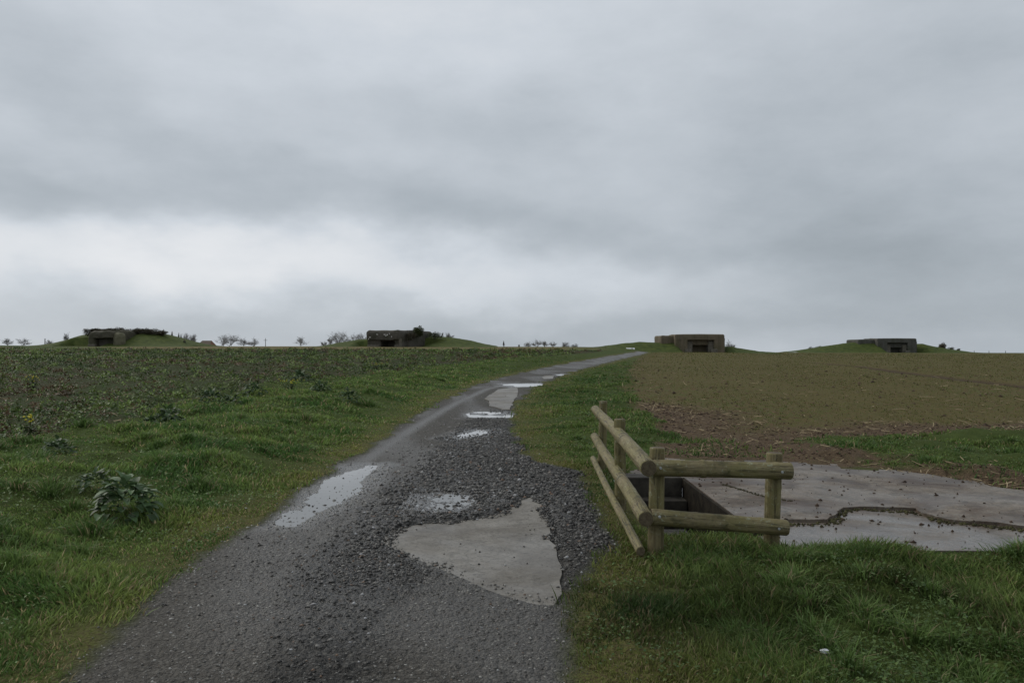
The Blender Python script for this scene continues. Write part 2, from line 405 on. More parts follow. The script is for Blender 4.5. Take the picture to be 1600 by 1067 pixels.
# ------------------------------------------------------------------ terrain meshes
az = np.concatenate([np.arange(-180,-60,4), np.arange(-60,-39,1.2), np.arange(-39,39,.13), np.arange(39,60,1.2), np.arange(60,180,4)])
az = np.radians(az)
rr = [0.4, .8, 1.3, 1.8, 2.2]
while rr[-1] < 3200:
    d = rr[-1]; rr.append(d+min(max(d*d/(F*H0)*2.2, .012), d*.0155))
rr = np.array(rr)
A, RR = np.meshgrid(az, rr)
X = np.sin(A)*RR; Y = np.cos(A)*RR
Zn = zones(X, Y)
Zz = zb(X, Y)+relief(X, Y, Zn)
nr, na = X.shape
V = np.stack([X, Y, Zz], -1).reshape(-1, 3)
V = np.vstack([V, [[0,0,float(zb(0.,0.))]]])
i = np.arange(nr-1)[:,None]*na; j = np.arange(na)[None,:]; jn = (j+1) % na
Q = np.stack([i+j, i+jn, i+na+jn, i+na+j], -1).reshape(-1, 4)[:, ::-1]
cx = V[Q, 0].mean(1); cy = V[Q, 1].mean(1)
pit = (cx > PIT[0]-.03) & (cx < PIT[1]+.03) & (cy > PIT[2]-.03) & (cy < PIT[3]+.03)
W = {k: np.append(Zn[k].ravel(), 0) for k in ('road','fl','fr','dark','pave','soil','mud','dry','short','wet','track','sroad','lane')}
fw = lambda k: W[k][Q].mean(1)
cls = np.zeros(len(Q), int)
cls[fw('fl') > .5] = 2; cls[fw('fr') > .5] = 3; cls[fw('road') > .5] = 1
cls[pit] = -1
soil = np.clip(np.maximum(W['soil'], W['track']*.9), 0, 1)
AT = {'zA': np.stack([W['road'], W['dark'], W['pave']], -1), 'zB': np.stack([W['fl'], W['fr'], soil], -1), 'zC': np.stack([W['dry'], W['short'], np.maximum(W['wet'], W['track']*.9)], -1)}
tri = np.stack([np.full(na, len(V)-1), (np.arange(na)+1) % na, np.arange(na)], -1)
for k, nm in ((0,'ground'),(1,'road'),(2,'field_left'),(3,'field_right')):
    q = Q[cls == k]
    use = np.unique(q)
    flat = q.ravel(); sizes = np.full(len(q), 4)
    if k == 1:
        use = np.unique(np.concatenate([use, tri.ravel()])); flat = np.concatenate([flat, tri.ravel()]); sizes = np.concatenate([sizes, np.full(len(tri), 3)])
    rem = np.full(len(V), -1); rem[use] = np.arange(len(use))
    me = np_mesh(nm, V[use], rem[flat], sizes, {a_: b_[use] for a_, b_ in AT.items()}, True)
    o = link(nm, me, M_GROUND); tag(o, kind='structure')

def slab(name, poly, z, thick, m, jitter=.03, step=.12, follow=False, seed=1):
    pts = []
    for (ax,ay),(bx,by) in zip(poly, poly[1:]+poly[:1]):
        Ld = math.hypot(bx-ax, by-ay); st = max(step, .012*math.hypot(ax,ay)); n = max(1, int(Ld/st))
        for k in range(n):
            t = k/n; x = ax+(bx-ax)*t; y = ay+(by-ay)*t
            if (k or jitter > .02) and not (x < 2.35 and 6.9 < y < 10.6):
                x += float(fbm(x*3, y*3, 4, seed))*jitter; y += float(fbm(x*3, y*3, 4, seed+9))*jitter
            pts.append((x, y))
    bm = bmesh.new()
    top = [bm.verts.new((x, y, (float(zb(x, y)) if follow else 0)+z)) for x, y in pts]
    bot = [bm.verts.new((v.co.x, v.co.y, v.co.z-thick)) for v in top]
    f = bm.faces.new(top)
    for a, b, c, d in zip(top, top[1:]+top[:1], bot[1:]+bot[:1], bot): bm.faces.new((a, d, c, b))
    if f.normal.z < 0 or True:
        f.normal_update()
    bmesh.ops.recalc_face_normals(bm, faces=bm.faces)
    bmesh.ops.triangulate(bm, faces=[f])
    return bm_obj(name, bm, m)
o = slab('concrete_patch', [( (x_-.5)*1.05+.47, (y_-6.7)*1.03+6.7) for x_, y_ in CPATCH], -.002, .06, M_CP, .06, .035, seed=4); tag(o, 'smooth worn concrete patch showing through the gravel in the middle of the track', 'concrete patch')
o = slab('concrete_patch', CPATCH2, .006, .06, M_CP, .08, .2, True, seed=5); tag(o, 'pale concrete patch farther up the track beside the bright puddles', 'concrete patch')
o = slab('concrete_patch', CPATCH3, .012, .06, M_CP, .1, .3, True, seed=6); tag(o, 'small pale concrete patch far up the track, just below the bend', 'concrete patch')
# the broken pad: lower slab and upper slab
o = slab('concrete_slab', [(a, b) for a, b in PAD if not (b < 7.3 and a < 2.1) and not (a < 1.25)] + [(2.152,7.0),(2.152,9.955),(1.42,9.955)], .012, .10, M_PAD2, .02, .1, seed=7)
tag(o, 'wet lower concrete slab behind the grass at the front of the yard', 'concrete slab')
UP = gp([(985,731),(1040,718),(1100,722),(1230,725),(1330,730),(1400,738),(1450,745),(1530,759),(1600,771),(1900,808),(2250,828)]) \
   + gp([(2250,850),(1900,846),(1600,829),(1540,822),(1480,817),(1455,810),(1430,801),(1360,797),(1312,796),(1304,808),(1296,819),(1235,820),(1190,819)]) + [(2.152,7.6),(2.152,9.952),(1.40,9.952),(1.46,10.4)]
o = slab('concrete_slab', UP, .042, .10, M_PAD, .20, .05, seed=8)
tag(o, 'broad upper concrete slab with mud stains and a broken mossy front edge', 'concrete slab')

for P, e, lz in zip(PUDS, PUD_EXP, PUD_Z):
    c = np.mean(P, 0); Pe = [(c[0]+(x-c[0])*(1+e)+math.copysign(e, x-c[0]), c[1]+(y-c[1])*(1+e)+math.copysign(e*2, y-c[1])) for x, y in P]
    pts = []
    for (ax,ay),(bx,by) in zip(Pe, Pe[1:]+Pe[:1]):
        for k in range(8):
            t = k/8; pts.append((ax+(bx-ax)*t, ay+(by-ay)*t))
    bm = bmesh.new(); vs = [bm.verts.new((x, y, float(zb(x, y))+lz)) for x, y in pts]
    f = bm.faces.new(vs); f.normal_update()
    if f.normal.z < 0: f.normal_flip()
    bmesh.ops.triangulate(bm, faces=[f])
    o = bm_obj('puddle', bm, M_PUD); tag(o, kind='structure')

# ------------------------------------------------------------------ scattered cover
def sector(n, r0, r1, half=41, expo=0):
    """points whose density thins with the square of the distance"""
    a = np.radians(rng.uniform(-half, half, n)); r = r0*(r1/r0)**rng.random(n)
    return np.sin(a)*r, np.cos(a)*r, r
def blades(name, x, y, z, hgt, wid, col, lean=.5, sweep=None, curl=.5, m=M_GRASS, label=None):
    n = len(x)
    th = rng.uniform(0, 2*np.pi, n); ll = np.abs(rng.normal(0, lean, n))
    dx = np.cos(th)*ll; dy = np.sin(th)*ll
    if sweep is not None: dx = dx+sweep[0]; dy = dy+sweep[1]
    nn = np.sqrt(dx*dx+dy*dy+1); ux, uy, uz = dx/nn, dy/nn, 1/nn
    ph = rng.uniform(0, 2*np.pi, n); wx = np.cos(ph)*wid; wy = np.sin(ph)*wid
    b = np.stack([x, y, z-.01], -1); u = np.stack([ux, uy, uz], -1); w = np.stack([wx, wy, np.zeros(n)], -1)
    h = hgt[:, None]
    mid = b+u*h*.55
    dr = np.stack([dx, dy, np.zeros(n)], -1); dr /= (np.linalg.norm(dr, axis=1, keepdims=True)+1e-6)
    tip = mid+u*h*.45+dr*h*curl*rng.random((n,1))*.6-np.array([0,0,1])*h*curl*rng.random((n,1))*.45
    Vv = np.stack([b-w*.5, b+w*.5, mid+w*.45, mid-w*.45, tip], 1).reshape(-1, 3)
    k = np.arange(n)[:, None]*5
    fl = np.concatenate([k+0, k+1, k+2, k+3, k+3, k+2, k+4], 1).ravel()
    sz = np.tile([4, 3], n)
    c5 = np.repeat(col[:, None, :], 5, 1).copy()
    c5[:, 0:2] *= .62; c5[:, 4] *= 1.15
    return np_mesh(name, Vv, fl, sz, {'col': c5.reshape(-1, 3)}, True)

# turf
x, y, r = sector(1300000, 2.4, 85, 54)
Z = zones(x, y)
pitd = np.maximum(np.maximum(PIT[0]-x, x-PIT[1]), np.maximum(PIT[2]-y, y-PIT[3]))
n_len = ss(.36, .66, vn(x*.9, y*.9, 101)*.6+vn(x*2.6, y*2.6, 102)*.4)
keepg = Z['grass']*(Z['spad'] > .0)*(pitd > .04)
thin = 1-.6*np.exp(-np.clip(Z['sroad'],0,9)/.14)
bare = ss(.08, .36, vn(x*2.2, y*2.2, 103)+Z['sroad']*.5)
keepg = keepg*np.where((y > 10.5) & (x > 4), ss(.30,.6,vn(x*1.3,y*1.3,160)*.6+vn(x*4,y*4,161)*.4), 1)
keep = rng.random(len(x)) < keepg*thin*bare
# a tuft of grass colonising the road centre, and a few edges
x, y, r = x[keep], y[keep], r[keep]; n_len = n_len[keep]; Z = {k: v[keep] for k, v in Z.items()}
z = zb(x, y)+relief(x, y, Z, False)
right = (x > .2) & (y < 7)
tus = np.exp(-((x-1.7)/.75)**2-((y-6.25)/.38)**2)
h = .018+.080*n_len*(1-Z['short']*.85)+.014*rng.random(len(x))
h = h*np.where(right, 1.1, 1.0)+tus*.07*rng.random(len(x))
padedge = np.exp(-(np.clip(Z['spad'],0,9)/.3)**2)*(y < 8)
h = np.minimum(h, .05+Z['spad']*.35+tus*.08+.03)
h *= rng.uniform(.6, 1.35, len(x))
wd = np.clip(.0034+.0010*(r-3), .0034, .04)*1.35*rng.uniform(.7, 1.3, len(x))*(1+tus*.5)
cn = vn(x*.7, y*.7, 110)*.5+vn(x*3, y*3, 111)*.5
g1 = np.array([.060,.112,.024]); g2 = np.array([.135,.195,.045]); gy = np.array([.20,.185,.045]); gd = np.array([.26,.21,.11])
gb = np.array([.036,.095,.022])
col = g1+(g2-g1)*np.clip(cn+rng.normal(0,.2,len(x)),0,1)[:,None]
col = col+(gy-col)*(np.clip(Z['short'],0,1)*.75*vn(x*1.5,y*1.5,112))[:,None]
col = col+(gb-col)*(ss(.55,.8,vn(x*1.2+40,y*1.2,113))*.7)[:,None]
dd = (rng.random(len(x)) < .09+.16*Z['short'])
col[dd] = gd*rng.uniform(.6,1.1,(dd.sum(),1))
col = col+(gd*.8-col)*(Z['dry']*.8)[:,None]
col *= rng.uniform(.55,1.35,(len(x),1))*np.where((x < 0), 1.5, np.where(y > 11, 1.2, 1.05))[:,None]*(1-.45*ss(.45,.75,vn(x*.8,y*.8,115))*(x > 0)*(y < 7))[:,None]
col = (col*.9+col.mean(1,keepdims=True)*.12)*np.array([1.1,1.07,1.0])
sw = (fbm(x*2.3, y*2.3, 2, 120)*.6*n_len, fbm(x*2.3, y*2.3, 2, 121)*.6*n_len)
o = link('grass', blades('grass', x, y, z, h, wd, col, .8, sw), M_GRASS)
tag(o, 'short and tufted green grass on the verges and in front of the fence', 'grass', kind='stuff')

# long tussocks
def tussocks(cs, per):
    xs, ys, hs, ds = [], [], [], []
    for (cx_, cy_, rad, hh) in cs:
        a = rng.uniform(0, 2*np.pi, per); q = np.abs(rng.normal(0, .5, per))*rad
        xs.append(cx_+np.cos(a)*q); ys.append(cy_+np.sin(a)*q); hs.append(hh*rng.uniform(.5, 1.15, per))
        ds.append(np.stack([np.cos(a)*q/rad*.9, np.sin(a)*q/rad*.9], -1))
    return np.concatenate(xs), np.concatenate(ys), np.concatenate(hs), np.concatenate(ds)
cs = []
for _ in range(820):
    px_ = random.uniform(-600, 2200); row = 552+(1060-552)*random.random()**1.3
    a_, b_ = ground_pt(px_, row); zz = zones(np.array([a_]), np.array([b_]))
    if zz['grass'][0] < .8 or zz['sroad'][0] < .9 or zz['spad'][0] < .25 or zz['short'][0] > .3 or b_ > 45: continue
    if PIT[0]-.15 < a_ < PIT[1]+.1 and PIT[2]-.2 < b_ < PIT[3]+.2: continue
    cs.append((a_, b_, random.uniform(.10,.22)*(1+b_*.02), random.uniform(.10,.24) if a_ < 0 else random.uniform(.09,.18)))
for _ in range(26): cs.append((random.uniform(1.15,2.6), random.uniform(5.75,6.5), .16, random.uniform(.10,.17)))
for _ in range(5): cs.append((random.uniform(.88,1.0), random.uniform(7.6,8.8), .09, .2))
x, y, h, dv = tussocks(cs, 190)
Z = zones(x, y); keep = (Z['spad'] > .02) & (Z['sroad'] > .15)
x, y, h, dv = x[keep], y[keep], h[keep], dv[keep]; Z = {k: v[keep] for k, v in Z.items()}
z = zb(x, y)+relief(x, y, Z, False); r = np.hypot(x, y)
cl = vn(x*1.4, y*1.4, 130)[:,None]
col = np.array([.045,.105,.018])*(1-cl)+np.array([.125,.20,.042])*cl
dd = rng.random(len(x)) < .07; col[dd] = gd; col *= np.where((x < 0), 1.3, 1.1)[:,None]; col = col*.88+col.mean(1,keepdims=True)*.14; pale = rng.random(len(x)) < .08; col[pale] = np.array([.15,.20,.08])
col *= rng.uniform(.7,1.3,(len(x),1))
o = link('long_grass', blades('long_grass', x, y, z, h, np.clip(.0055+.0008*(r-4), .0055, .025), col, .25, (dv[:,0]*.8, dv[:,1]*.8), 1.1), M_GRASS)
tag(o, 'long arching grass in rough tussocks along the verges and under the fence', 'grass', kind='stuff')

# leafy growth of the left field
def leaves(name, x, y, z, size, col, tilt=.7, asp=.5):
    n = len(x); ph = rng.uniform(0, 2*np.pi, n); el = rng.uniform(-.1, tilt*1.6, n)
    d = np.stack([np.cos(ph)*np.cos(el), np.sin(ph)*np.cos(el), np.sin(el)], -1)
    s = np.stack([-np.sin(ph), np.cos(ph), rng.uniform(-.4,.4,n)], -1)
    b = np.stack([x, y, z], -1); L_ = size[:,None]; w = L_*asp*.5
    up = np.array([0,0,1.0])
    m1 = b+d*L_*.5+up*L_*.08
    Vv = np.stack([b, m1+s*w, b+d*L_-up*L_*.12, m1-s*w], 1).reshape(-1,3)
    k = np.arange(n)[:,None]*4
    fl = np.concatenate([k, k+1, k+2, k, k+2, k+3], 1).ravel(); sz = np.full(2*n, 3)
    return np_mesh(name, Vv, fl, sz, {'col': np.repeat(col, 4, 0)}, False)
x, y, r = sector(210000, 2.5, 60, 54)
Z = zones(x, y); keep = rng.random(len(x)) < Z['grass']*(Z['spad'] > .08)*(Z['sroad'] > .1)*ss(.42,.68,vn(x*1.6,y*1.6,150)*.6+vn(x*5,y*5,151)*.4)*(1-.5*Z['short'])
keep &= ~((x > PIT[0]-.05) & (x < PIT[1]+.05) & (y > PIT[2]-.05) & (y < PIT[3]+.05))
x, y, r = x[keep], y[keep], r[keep]; Z = {k: v[keep] for k, v in Z.items()}
z = zb(x, y)+relief(x, y, Z, False)+.02+.05*rng.random(len(x))
t = rng.random((len(x),1)); col = np.array([.050,.095,.026])*(1-t)+np.array([.100,.150,.042])*t
col *= rng.uniform(.7,1.3,(len(x),1))*np.where(x < 0, 1.35, 1.0)[:,None]
o = link('verge_leaves', leaves('verge_leaves', x, y, z, (.013+.0013*r)*rng.uniform(.6,1.5,len(x)), col, .5, .75), M_LEAF)
tag(o, 'small round clover and dandelion leaves mixed into the verge turf', 'ground leaves', kind='stuff')

XS, YS, ZS, SZ, CL = [], [], [], [], []
# separate low clumps
cx_, cy_, cr_ = sector(30000, 9, 175)
Z = zones(cx_, cy_); pat = vn(cx_*.16, cy_*.10, 203)*.6+vn(cx_*.5, cy_*.35, 208)*.4
soilp = ss(.46,.62,vn(cx_*.28+5,cy_*.22,207))*(1-ss(20,36,cy_))
kp_ = rng.random(len(cx_)) < Z['fl']*(.25+.75*ss(.3,.62,pat))*(1-.85*soilp)
cx_, cy_, cr_, pat = cx_[kp_], cy_[kp_], cr_[kp_], pat[kp_]; n = len(cx_); per = 22
rad_ = (.09+.0035*cr_)*rng.uniform(.6,1.5,n); hg_ = np.minimum((.08+.28*rng.random(n)**2)*(1+.004*cr_), .42)
kind_ = rng.random(n)
base_c = np.where((kind_ < .14+.30*ss(.5,.7,vn(cx_*.12,cy_*.09,209)))[:,None], np.array([[.105,.072,.042]]), np.where((kind_ < .60)[:,None], np.array([[.058,.092,.030]]), np.array([[.125,.175,.046]])))*rng.uniform(.55,1.5,(n,1))*1.12
a_ = rng.uniform(0, 2*np.pi, (n,per)); q_ = np.sqrt(rng.random((n,per)))
X_ = cx_[:,None]+np.cos(a_)*q_*rad_[:,None]; Y_ = cy_[:,None]+np.sin(a_)*q_*rad_[:,None]
g0 = zb(cx_, cy_)+fbm(cx_*2.5, cy_*2.5, 3, 72)*.03
Z_ = g0[:,None]+hg_[:,None]*np.sqrt(np.clip(1-q_**2,0,1))*rng.uniform(.35,1,(n,per))
XS.append(X_.ravel()); YS.append(Y_.ravel()); ZS.append(Z_.ravel()+.02)
SZ.append(((.050+.0017*cr_)[:,None]*rng.uniform(.6,1.5,(n,per))).ravel()); CL.append((np.repeat(base_c, per, 0)*rng.uniform(.75,1.25,(n*per,1))))
# thin cover between them
x, y, r = sector(150000, 9, 180); Z = zones(x, y)
keep = rng.random(len(x)) < Z['fl']*.6*ss(.3,.6,vn(x*1.1,y*.9,201))
x, y, r = x[keep], y[keep], r[keep]; Z = {k: v[keep] for k, v in Z.items()}
XS.append(x); YS.append(y); ZS.append(zb(x, y)+relief(x, y, Z, False)+.01+.06*rng.random(len(x))); SZ.append((.03+.0010*r)*rng.uniform(.6,1.4,len(x)))
c_ = np.array([.080,.110,.034])*np.ones((len(x),1)); br = rng.random(len(x)) < .35; c_[br] = (.110,.075,.046)
yl = rng.random(len(x)) < .03*ss(.6,.85,vn(x*.25, y*.15, 206)); c_[yl] = (.42,.36,.03); CL.append(c_*rng.uniform(.6,1.3,(len(x),1)))
XS, YS, ZS, SZ, CL = map(np.concatenate, (XS, YS, ZS, SZ, CL))
o = link('field_growth', leaves('field_growth', XS, YS, ZS, SZ, CL), M_LEAF)
tag(o, 'low dark green leafy weeds and brown stems covering the left field', 'field plants', kind='stuff')

# seedlings of the right field
x, y, r = sector(330000, 12, 230)
row_ = np.abs(((x-y*.22)/.42) % 1-.5)
Z = zones(x, y); keep = rng.random(len(x)) < Z['fr']*(1-Z['soil']*.93)*(1-Z['track'])*(.35+.65*ss(.35,.6,vn(x*.6,y*.3,220)))*np.where(row_ < .2, 1, .35)
x, y, r = x[keep], y[keep], r[keep]; Z = {k: v[keep] for k, v in Z.items()}
z = zb(x, y)+relief(x, y, Z, False)
t = rng.random((len(x),1)); col = np.array([.074,.114,.024])*(1-t)+np.array([.146,.144,.042])*t
br = rng.random(len(x)) < .22; col[br] = (.125,.085,.048)
col *= rng.uniform(.7,1.2,(len(x),1))
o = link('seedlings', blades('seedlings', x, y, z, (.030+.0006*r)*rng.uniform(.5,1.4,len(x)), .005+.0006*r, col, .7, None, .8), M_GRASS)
tag(o, 'sparse olive green seedlings growing over the brown right field', 'seedlings', kind='stuff')

# lumps: octahedra squashed
def lumps(name, x, y, z, size, col, m, flat=.6):
    n = len(x); base = np.array([[1,0,0],[0,1,0],[-1,0,0],[0,-1,0],[0,0,1],[0,0,-1],[.6,.6,.5],[-.6,-.5,.5]], float)[:6]
    J = base[None]*(1+rng.uniform(-.35,.35,(n,6,1)))*np.stack([rng.uniform(.6,1.3,n), rng.uniform(.6,1.3,n), np.full(n,flat)*rng.uniform(.6,1.3,n)], -1)[:,None,:]
    a = rng.uniform(0, 2*np.pi, n); ca, sa = np.cos(a)[:,None], np.sin(a)[:,None]
    P = np.stack([J[:,:,0]*ca-J[:,:,1]*sa, J[:,:,0]*sa+J[:,:,1]*ca, J[:,:,2]+J[:,:,0]*rng.uniform(-.3,.3,(n,1))], -1)*size[:,None,None]*.5
    Vv = (P+np.stack([x, y, z], -1)[:,None,:]).reshape(-1,3)
    T = np.array([[0,1,4],[1,2,4],[2,3,4],[3,0,4],[1,0,5],[2,1,5],[3,2,5],[0,3,5]])
    fl = (np.arange(n)[:,None,None]*6+T[None]).ravel()
    return np_mesh(name, Vv, fl, np.full(8*n, 3), {'col': np.repeat(col, 6, 0)}, False)
# gravel
x, y, r = sector(520000, 2.5, 26, 38)
Z = zones(x, y); cps = sdist(CPATCH, x, y); cp2 = sdist(CPATCH2, x, y)
pd = np.min([sdist(P, x, y) for P in PUDS], 0)
prob = Z['road']*(1-.85*Z['lane'])*(.20+.75*Z['dark']*ss(.2,.5,vn(x*1.2,y*.8,230)))+(Z['short'] > .5)*.02*(Z['sroad'] < .5)
prob = np.where((cps < -.01-.10*ss(.35,.8,vn(x*5,y*5,77))) | (cp2 < 0), .006, prob); prob = np.where(pd < .0, prob*.45*np.exp(np.clip(pd,-9,0)/.16)+.012, prob)
keep = rng.random(len(x)) < prob
x, y, r, cps, cp2 = x[keep], y[keep], r[keep], cps[keep], cp2[keep]; Z = {k: v[keep] for k, v in Z.items()}
z = zb(x, y)+relief(x, y, Z, True); pa_ = np.array([sdist(P, x, y) for P in PUDS]); pd_ = pa_.min(0); z = np.where(pd_ < 0, zb(x, y)+np.array(PUD_Z)[pa_.argmin(0)]+.001, z); z = np.where(cps < .03, .002, z); z = np.where(cp2 < 0, zb(x,y)+.01, z)
size = (.008+.026*rng.random(len(x))**3.2)*np.clip(r/5, .85, 2.0)*(.72+.35*Z['dark'])
g = .030+.34*rng.random((len(x),1))**2.4
col = g*np.array([1,.96,.87])*(1-.52*Z['dark'][:,None]); wh = rng.random(len(x)) < .015; col[wh] = .34
wh = rng.random(len(x)) < .02; col[wh] = (.14,.09,.06)
o = link('gravel', lumps('gravel', x, y, z, size, col, None), M_STONE)
tag(o, 'loose dark grey gravel strewn over the track', 'gravel', kind='stuff')
# clods in the right field and on the slabs
x, y, r = sector(60000, 9, 80, 41)
Z = zones(x, y); keep = rng.random(len(x)) < np.maximum(Z['soil']*.9, .05*Z['fr'])*(Z['spad'] > .05)*.9
x, y, r = x[keep], y[keep], r[keep]; Z = {k: v[keep] for k, v in Z.items()}
z = zb(x, y)+relief(x, y, Z, False)
size = (.025+.06*rng.random(len(x))**3)*np.clip(r/14, 1, 3)
col = np.array([.075,.050,.034])*rng.uniform(.5,1.5,(len(x),1))
xs = [x]; ys = [y]; zs = [z]; ss_ = [size]; cc = [col]
n = 3200
px_ = rng.uniform(990, 1900, n); rw = rng.uniform(722, 864, n); q = np.array([ground_pt(a_, b_) for a_, b_ in zip(px_, rw)])
sp = sdist(PAD, q[:,0], q[:,1]); up = sdist(UP, q[:,0], q[:,1])
edgew = np.exp(-np.abs(up)/.12)
far = ss(785, 735, rw)
k = (sp < -.03) & (rng.random(n) < (.10+.55*edgew+.75*far*vn(q[:,0]*2,q[:,1]*2,5))) & ~((q[:,0] < 2.2) & (q[:,1] < 10))
q = q[k]; up = up[k]
xs.append(q[:,0]); ys.append(q[:,1]); zs.append(np.where(up < 0, .045, .016)); ss_.append(.012+.04*rng.random(len(q))**3); cc.append(np.array([.06,.040,.028])*rng.uniform(.4,1.4,(len(q),1)))
# along the curved crack
CR = gp([(1128,762),(1150,768),(1180,778),(1200,783),(1236,789)])
for k in range(160):
    t = random.random()*(len(CR)-1); i0 = int(t); f_ = t-i0
    xs.append([CR[i0][0]*(1-f_)+CR[i0+1][0]*f_+random.gauss(0,.014)]); ys.append([CR[i0][1]*(1-f_)+CR[i0+1][1]*f_+random.gauss(0,.014)]); zs.append([.044]); ss_.append([random.uniform(.012,.035)]); cc.append(np.array([[.05,.045,.025]]))
STP = gp([(1190,819),(1235,820),(1296,819),(1304,808),(1312,796),(1360,797),(1430,801),(1455,810),(1480,817),(1540,822),(1600,829),(1900,846)])
for k in range(700):
    t = random.random()**1.1*(len(STP)-1); i0 = int(t); f_ = t-i0; w_ = vn(t*2.3, 0, 9)
    if random.random() > .25+w_: continue
    xs.append([STP[i0][0]*(1-f_)+STP[i0+1][0]*f_+random.gauss(0,.05)]); ys.append([STP[i0][1]*(1-f_)+STP[i0+1][1]*f_-.03-abs(random.gauss(0,.05))]); zs.append([.016]); ss_.append([random.uniform(.012,.05)]); cc.append(np.array([[.055,.052,.022]])*random.uniform(.5,1.4))
xs, ys, zs, ss_ = map(np.concatenate, (xs, ys, zs, ss_)); cc = np.concatenate(cc)
o = link('soil_clods', lumps('soil_clods', xs, ys, zs, ss_, cc, None, .7), M_DRYST)
tag(o, 'dark brown clods of soil on the field edge and the slabs', 'soil', kind='stuff')

# straw
def stalks(name, x, y, z, ln, wd, col, el):
    n = len(x); a = rng.uniform(0, 2*np.pi, n)
    d = np.stack([np.cos(a)*np.cos(el), np.sin(a)*np.cos(el), np.sin(el)], -1)*ln[:,None]
    s = np.stack([-np.sin(a), np.cos(a), np.zeros(n)], -1)*wd[:,None]; u = np.array([0,0,1.])*wd[:,None]
    b = np.stack([x, y, z], -1); md = b+d*.55+rng.normal(0,.06,(n,3))*ln[:,None]*np.array([1,1,.3]); e = b+d
    ring = lambda p, k: [p+s*k, p-s*k*.5+u*k, p-s*k*.5-u*k]
    Vv = np.stack(ring(b,1)+ring(md,1)+ring(e,.6), 1).reshape(-1,3)
    T = []
    for o_ in (0, 3):
        for k in range(3): T.append([o_+k, o_+(k+1)%3, o_+3+(k+1)%3, o_+3+k])
    fl = (np.arange(n)[:,None,None]*9+np.array(T)[None]).ravel()
    return np_mesh(name, Vv, fl, np.full(6*n, 4), {'col': np.repeat(col, 9, 0)}, False)
x, y, r = sector(34000, 10.5, 60, 41)
Z = zones(x, y)
pr = np.maximum(Z['soil']*Z['fr']*.75+Z['mud']*.5, .05*Z['fr'])*(Z['spad'] > -.25)*(.25+.75*ss(.3,.7,vn(x*.9,y*.9,240)))
extra = (Z['fl'] > .5)*(y < 24)*.10
keep = rng.random(len(x)) < pr+extra
x, y, r = x[keep], y[keep], r[keep]; Z = {k: v[keep] for k, v in Z.items()}
z = zb(x, y)+relief(x, y, Z, False)+.02+.03*rng.random(len(x))
z = np.where(Z['spad'] < 0, .05, z)
ln = (.05+.30*rng.random(len(x))**1.8)*np.clip(r/20,.7,1.4); t = rng.random((len(x),1))**1.6
col = np.array([.15,.105,.062])*(1-t)+np.array([.52,.42,.26])*t
o = link('straw', stalks('straw', x, y, z, ln, np.clip(.0022+.00024*r,.0035,.011), col, rng.normal(.08,.22,len(x))), M_DRYST)
tag(o, 'pale broken maize stalks and straw lying on the bare soil', 'straw', kind='stuff')

# ------------------------------------------------------------------ log fence
def log_mesh(p0, p1, r0, r1, seed=0, segs=90, sides=22):
    """log along local Z from 0 to L, returned with the matrix that places it"""
    rnd = np.random.default_rng(seed); p0 = Vector(p0); p1 = Vector(p1); Ld = (p1-p0).length
    rot = (p1-p0).to_track_quat('Z', 'X').to_matrix().to_4x4(); rot.translation = p0
    bm = bmesh.new(); rings = []
    zs = [0, .004*1.5]+list(np.linspace(.012, Ld-.012, segs))+[Ld-.006, Ld]
    node = [(q_+.5+rnd.uniform(-.25,.25))/7*Ld for q_ in range(7)] if Ld > 3 else [rnd.uniform(.1,.9)*Ld for _ in range(3)]
    for z_ in zs:
        t = z_/Ld; r_ = r0+(r1-r0)*t
        if z_ == 0 or z_ == Ld: r_ *= .90
        elif z_ < .01 or z_ > Ld-.01: r_ *= .97
        r_ *= 1+.05*sum(math.exp(-((z_-q)/.02)**2) for q in node)+.012*math.sin(z_*5+seed)
        ox = .004*math.sin(z_*1.3+seed); oy = .004*math.cos(z_*1.1+seed)
        ring = []
        for k in range(sides):
            a = 2*math.pi*k/sides; rk = r_*(1+.018*math.sin(3*a+seed)+.012*math.sin(5*a+z_*3))
            ring.append(bm.verts.new((ox+math.cos(a)*rk, oy+math.sin(a)*rk, z_)))
        rings.append(ring)
    for a, b in zip(rings[:-1], rings[1:]):
        for k in range(sides):
            f = bm.faces.new((a[k], a[(k+1)%sides], b[(k+1)%sides], b[k])); f.smooth = True
    f0 = bm.faces.new(rings[0][::-1]); f1 = bm.faces.new(rings[-1]); f0.material_index = f1.material_index = 1
    return bm, rot
fence = empty('log_fence', (1.16, 6.33, 0)); tag(fence, 'low fence of round mossy logs guarding the sunken stairwell', 'fence')
def add_log(name, p0, p1, r0, r1, seed, m=M_WOOD, lab=None):
    bm, rot = log_mesh(p0, p1, r0, r1, seed)
    o = bm_obj(name, bm, m, fence); o.data.materials.append(M_END)
    o.matrix_parent_inverse = Matrix.Identity(4); o.matrix_local = fence.matrix_basis.inverted() @ rot if False else Matrix.Translation((-1.16,-6.33,0)) @ rot
    if lab: o['label'] = lab
    return o
add_log('post', (1.145,6.35,-.25), (1.163,6.35,.865), .064, .061, 1, M_WOOD)
add_log('post', (2.055,6.33,-.25), (2.088,6.33,.825), .062, .062, 2, M_WOOD)
add_log('post', (1.125,8.25,-.25), (1.118,8.25,.925), .060, .058, 3, M_WOOD2)
add_log('post', (1.185,10.6,-.25), (1.212,10.6,.955), .056, .053, 4, M_WOOD2, 'reddish brown farthest post')
add_log('rail', (1.052,6.13,.735), (1.135,10.85,.832), .066, .056, 5)
add_log('rail', (1.028,6.13,.342), (1.120,10.85,.462), .062, .052, 6)
add_log('rail', (.990,6.15,.085), (1.098,10.85,.158), .036, .038, 7, lab='thin lowest rail resting on the grass')
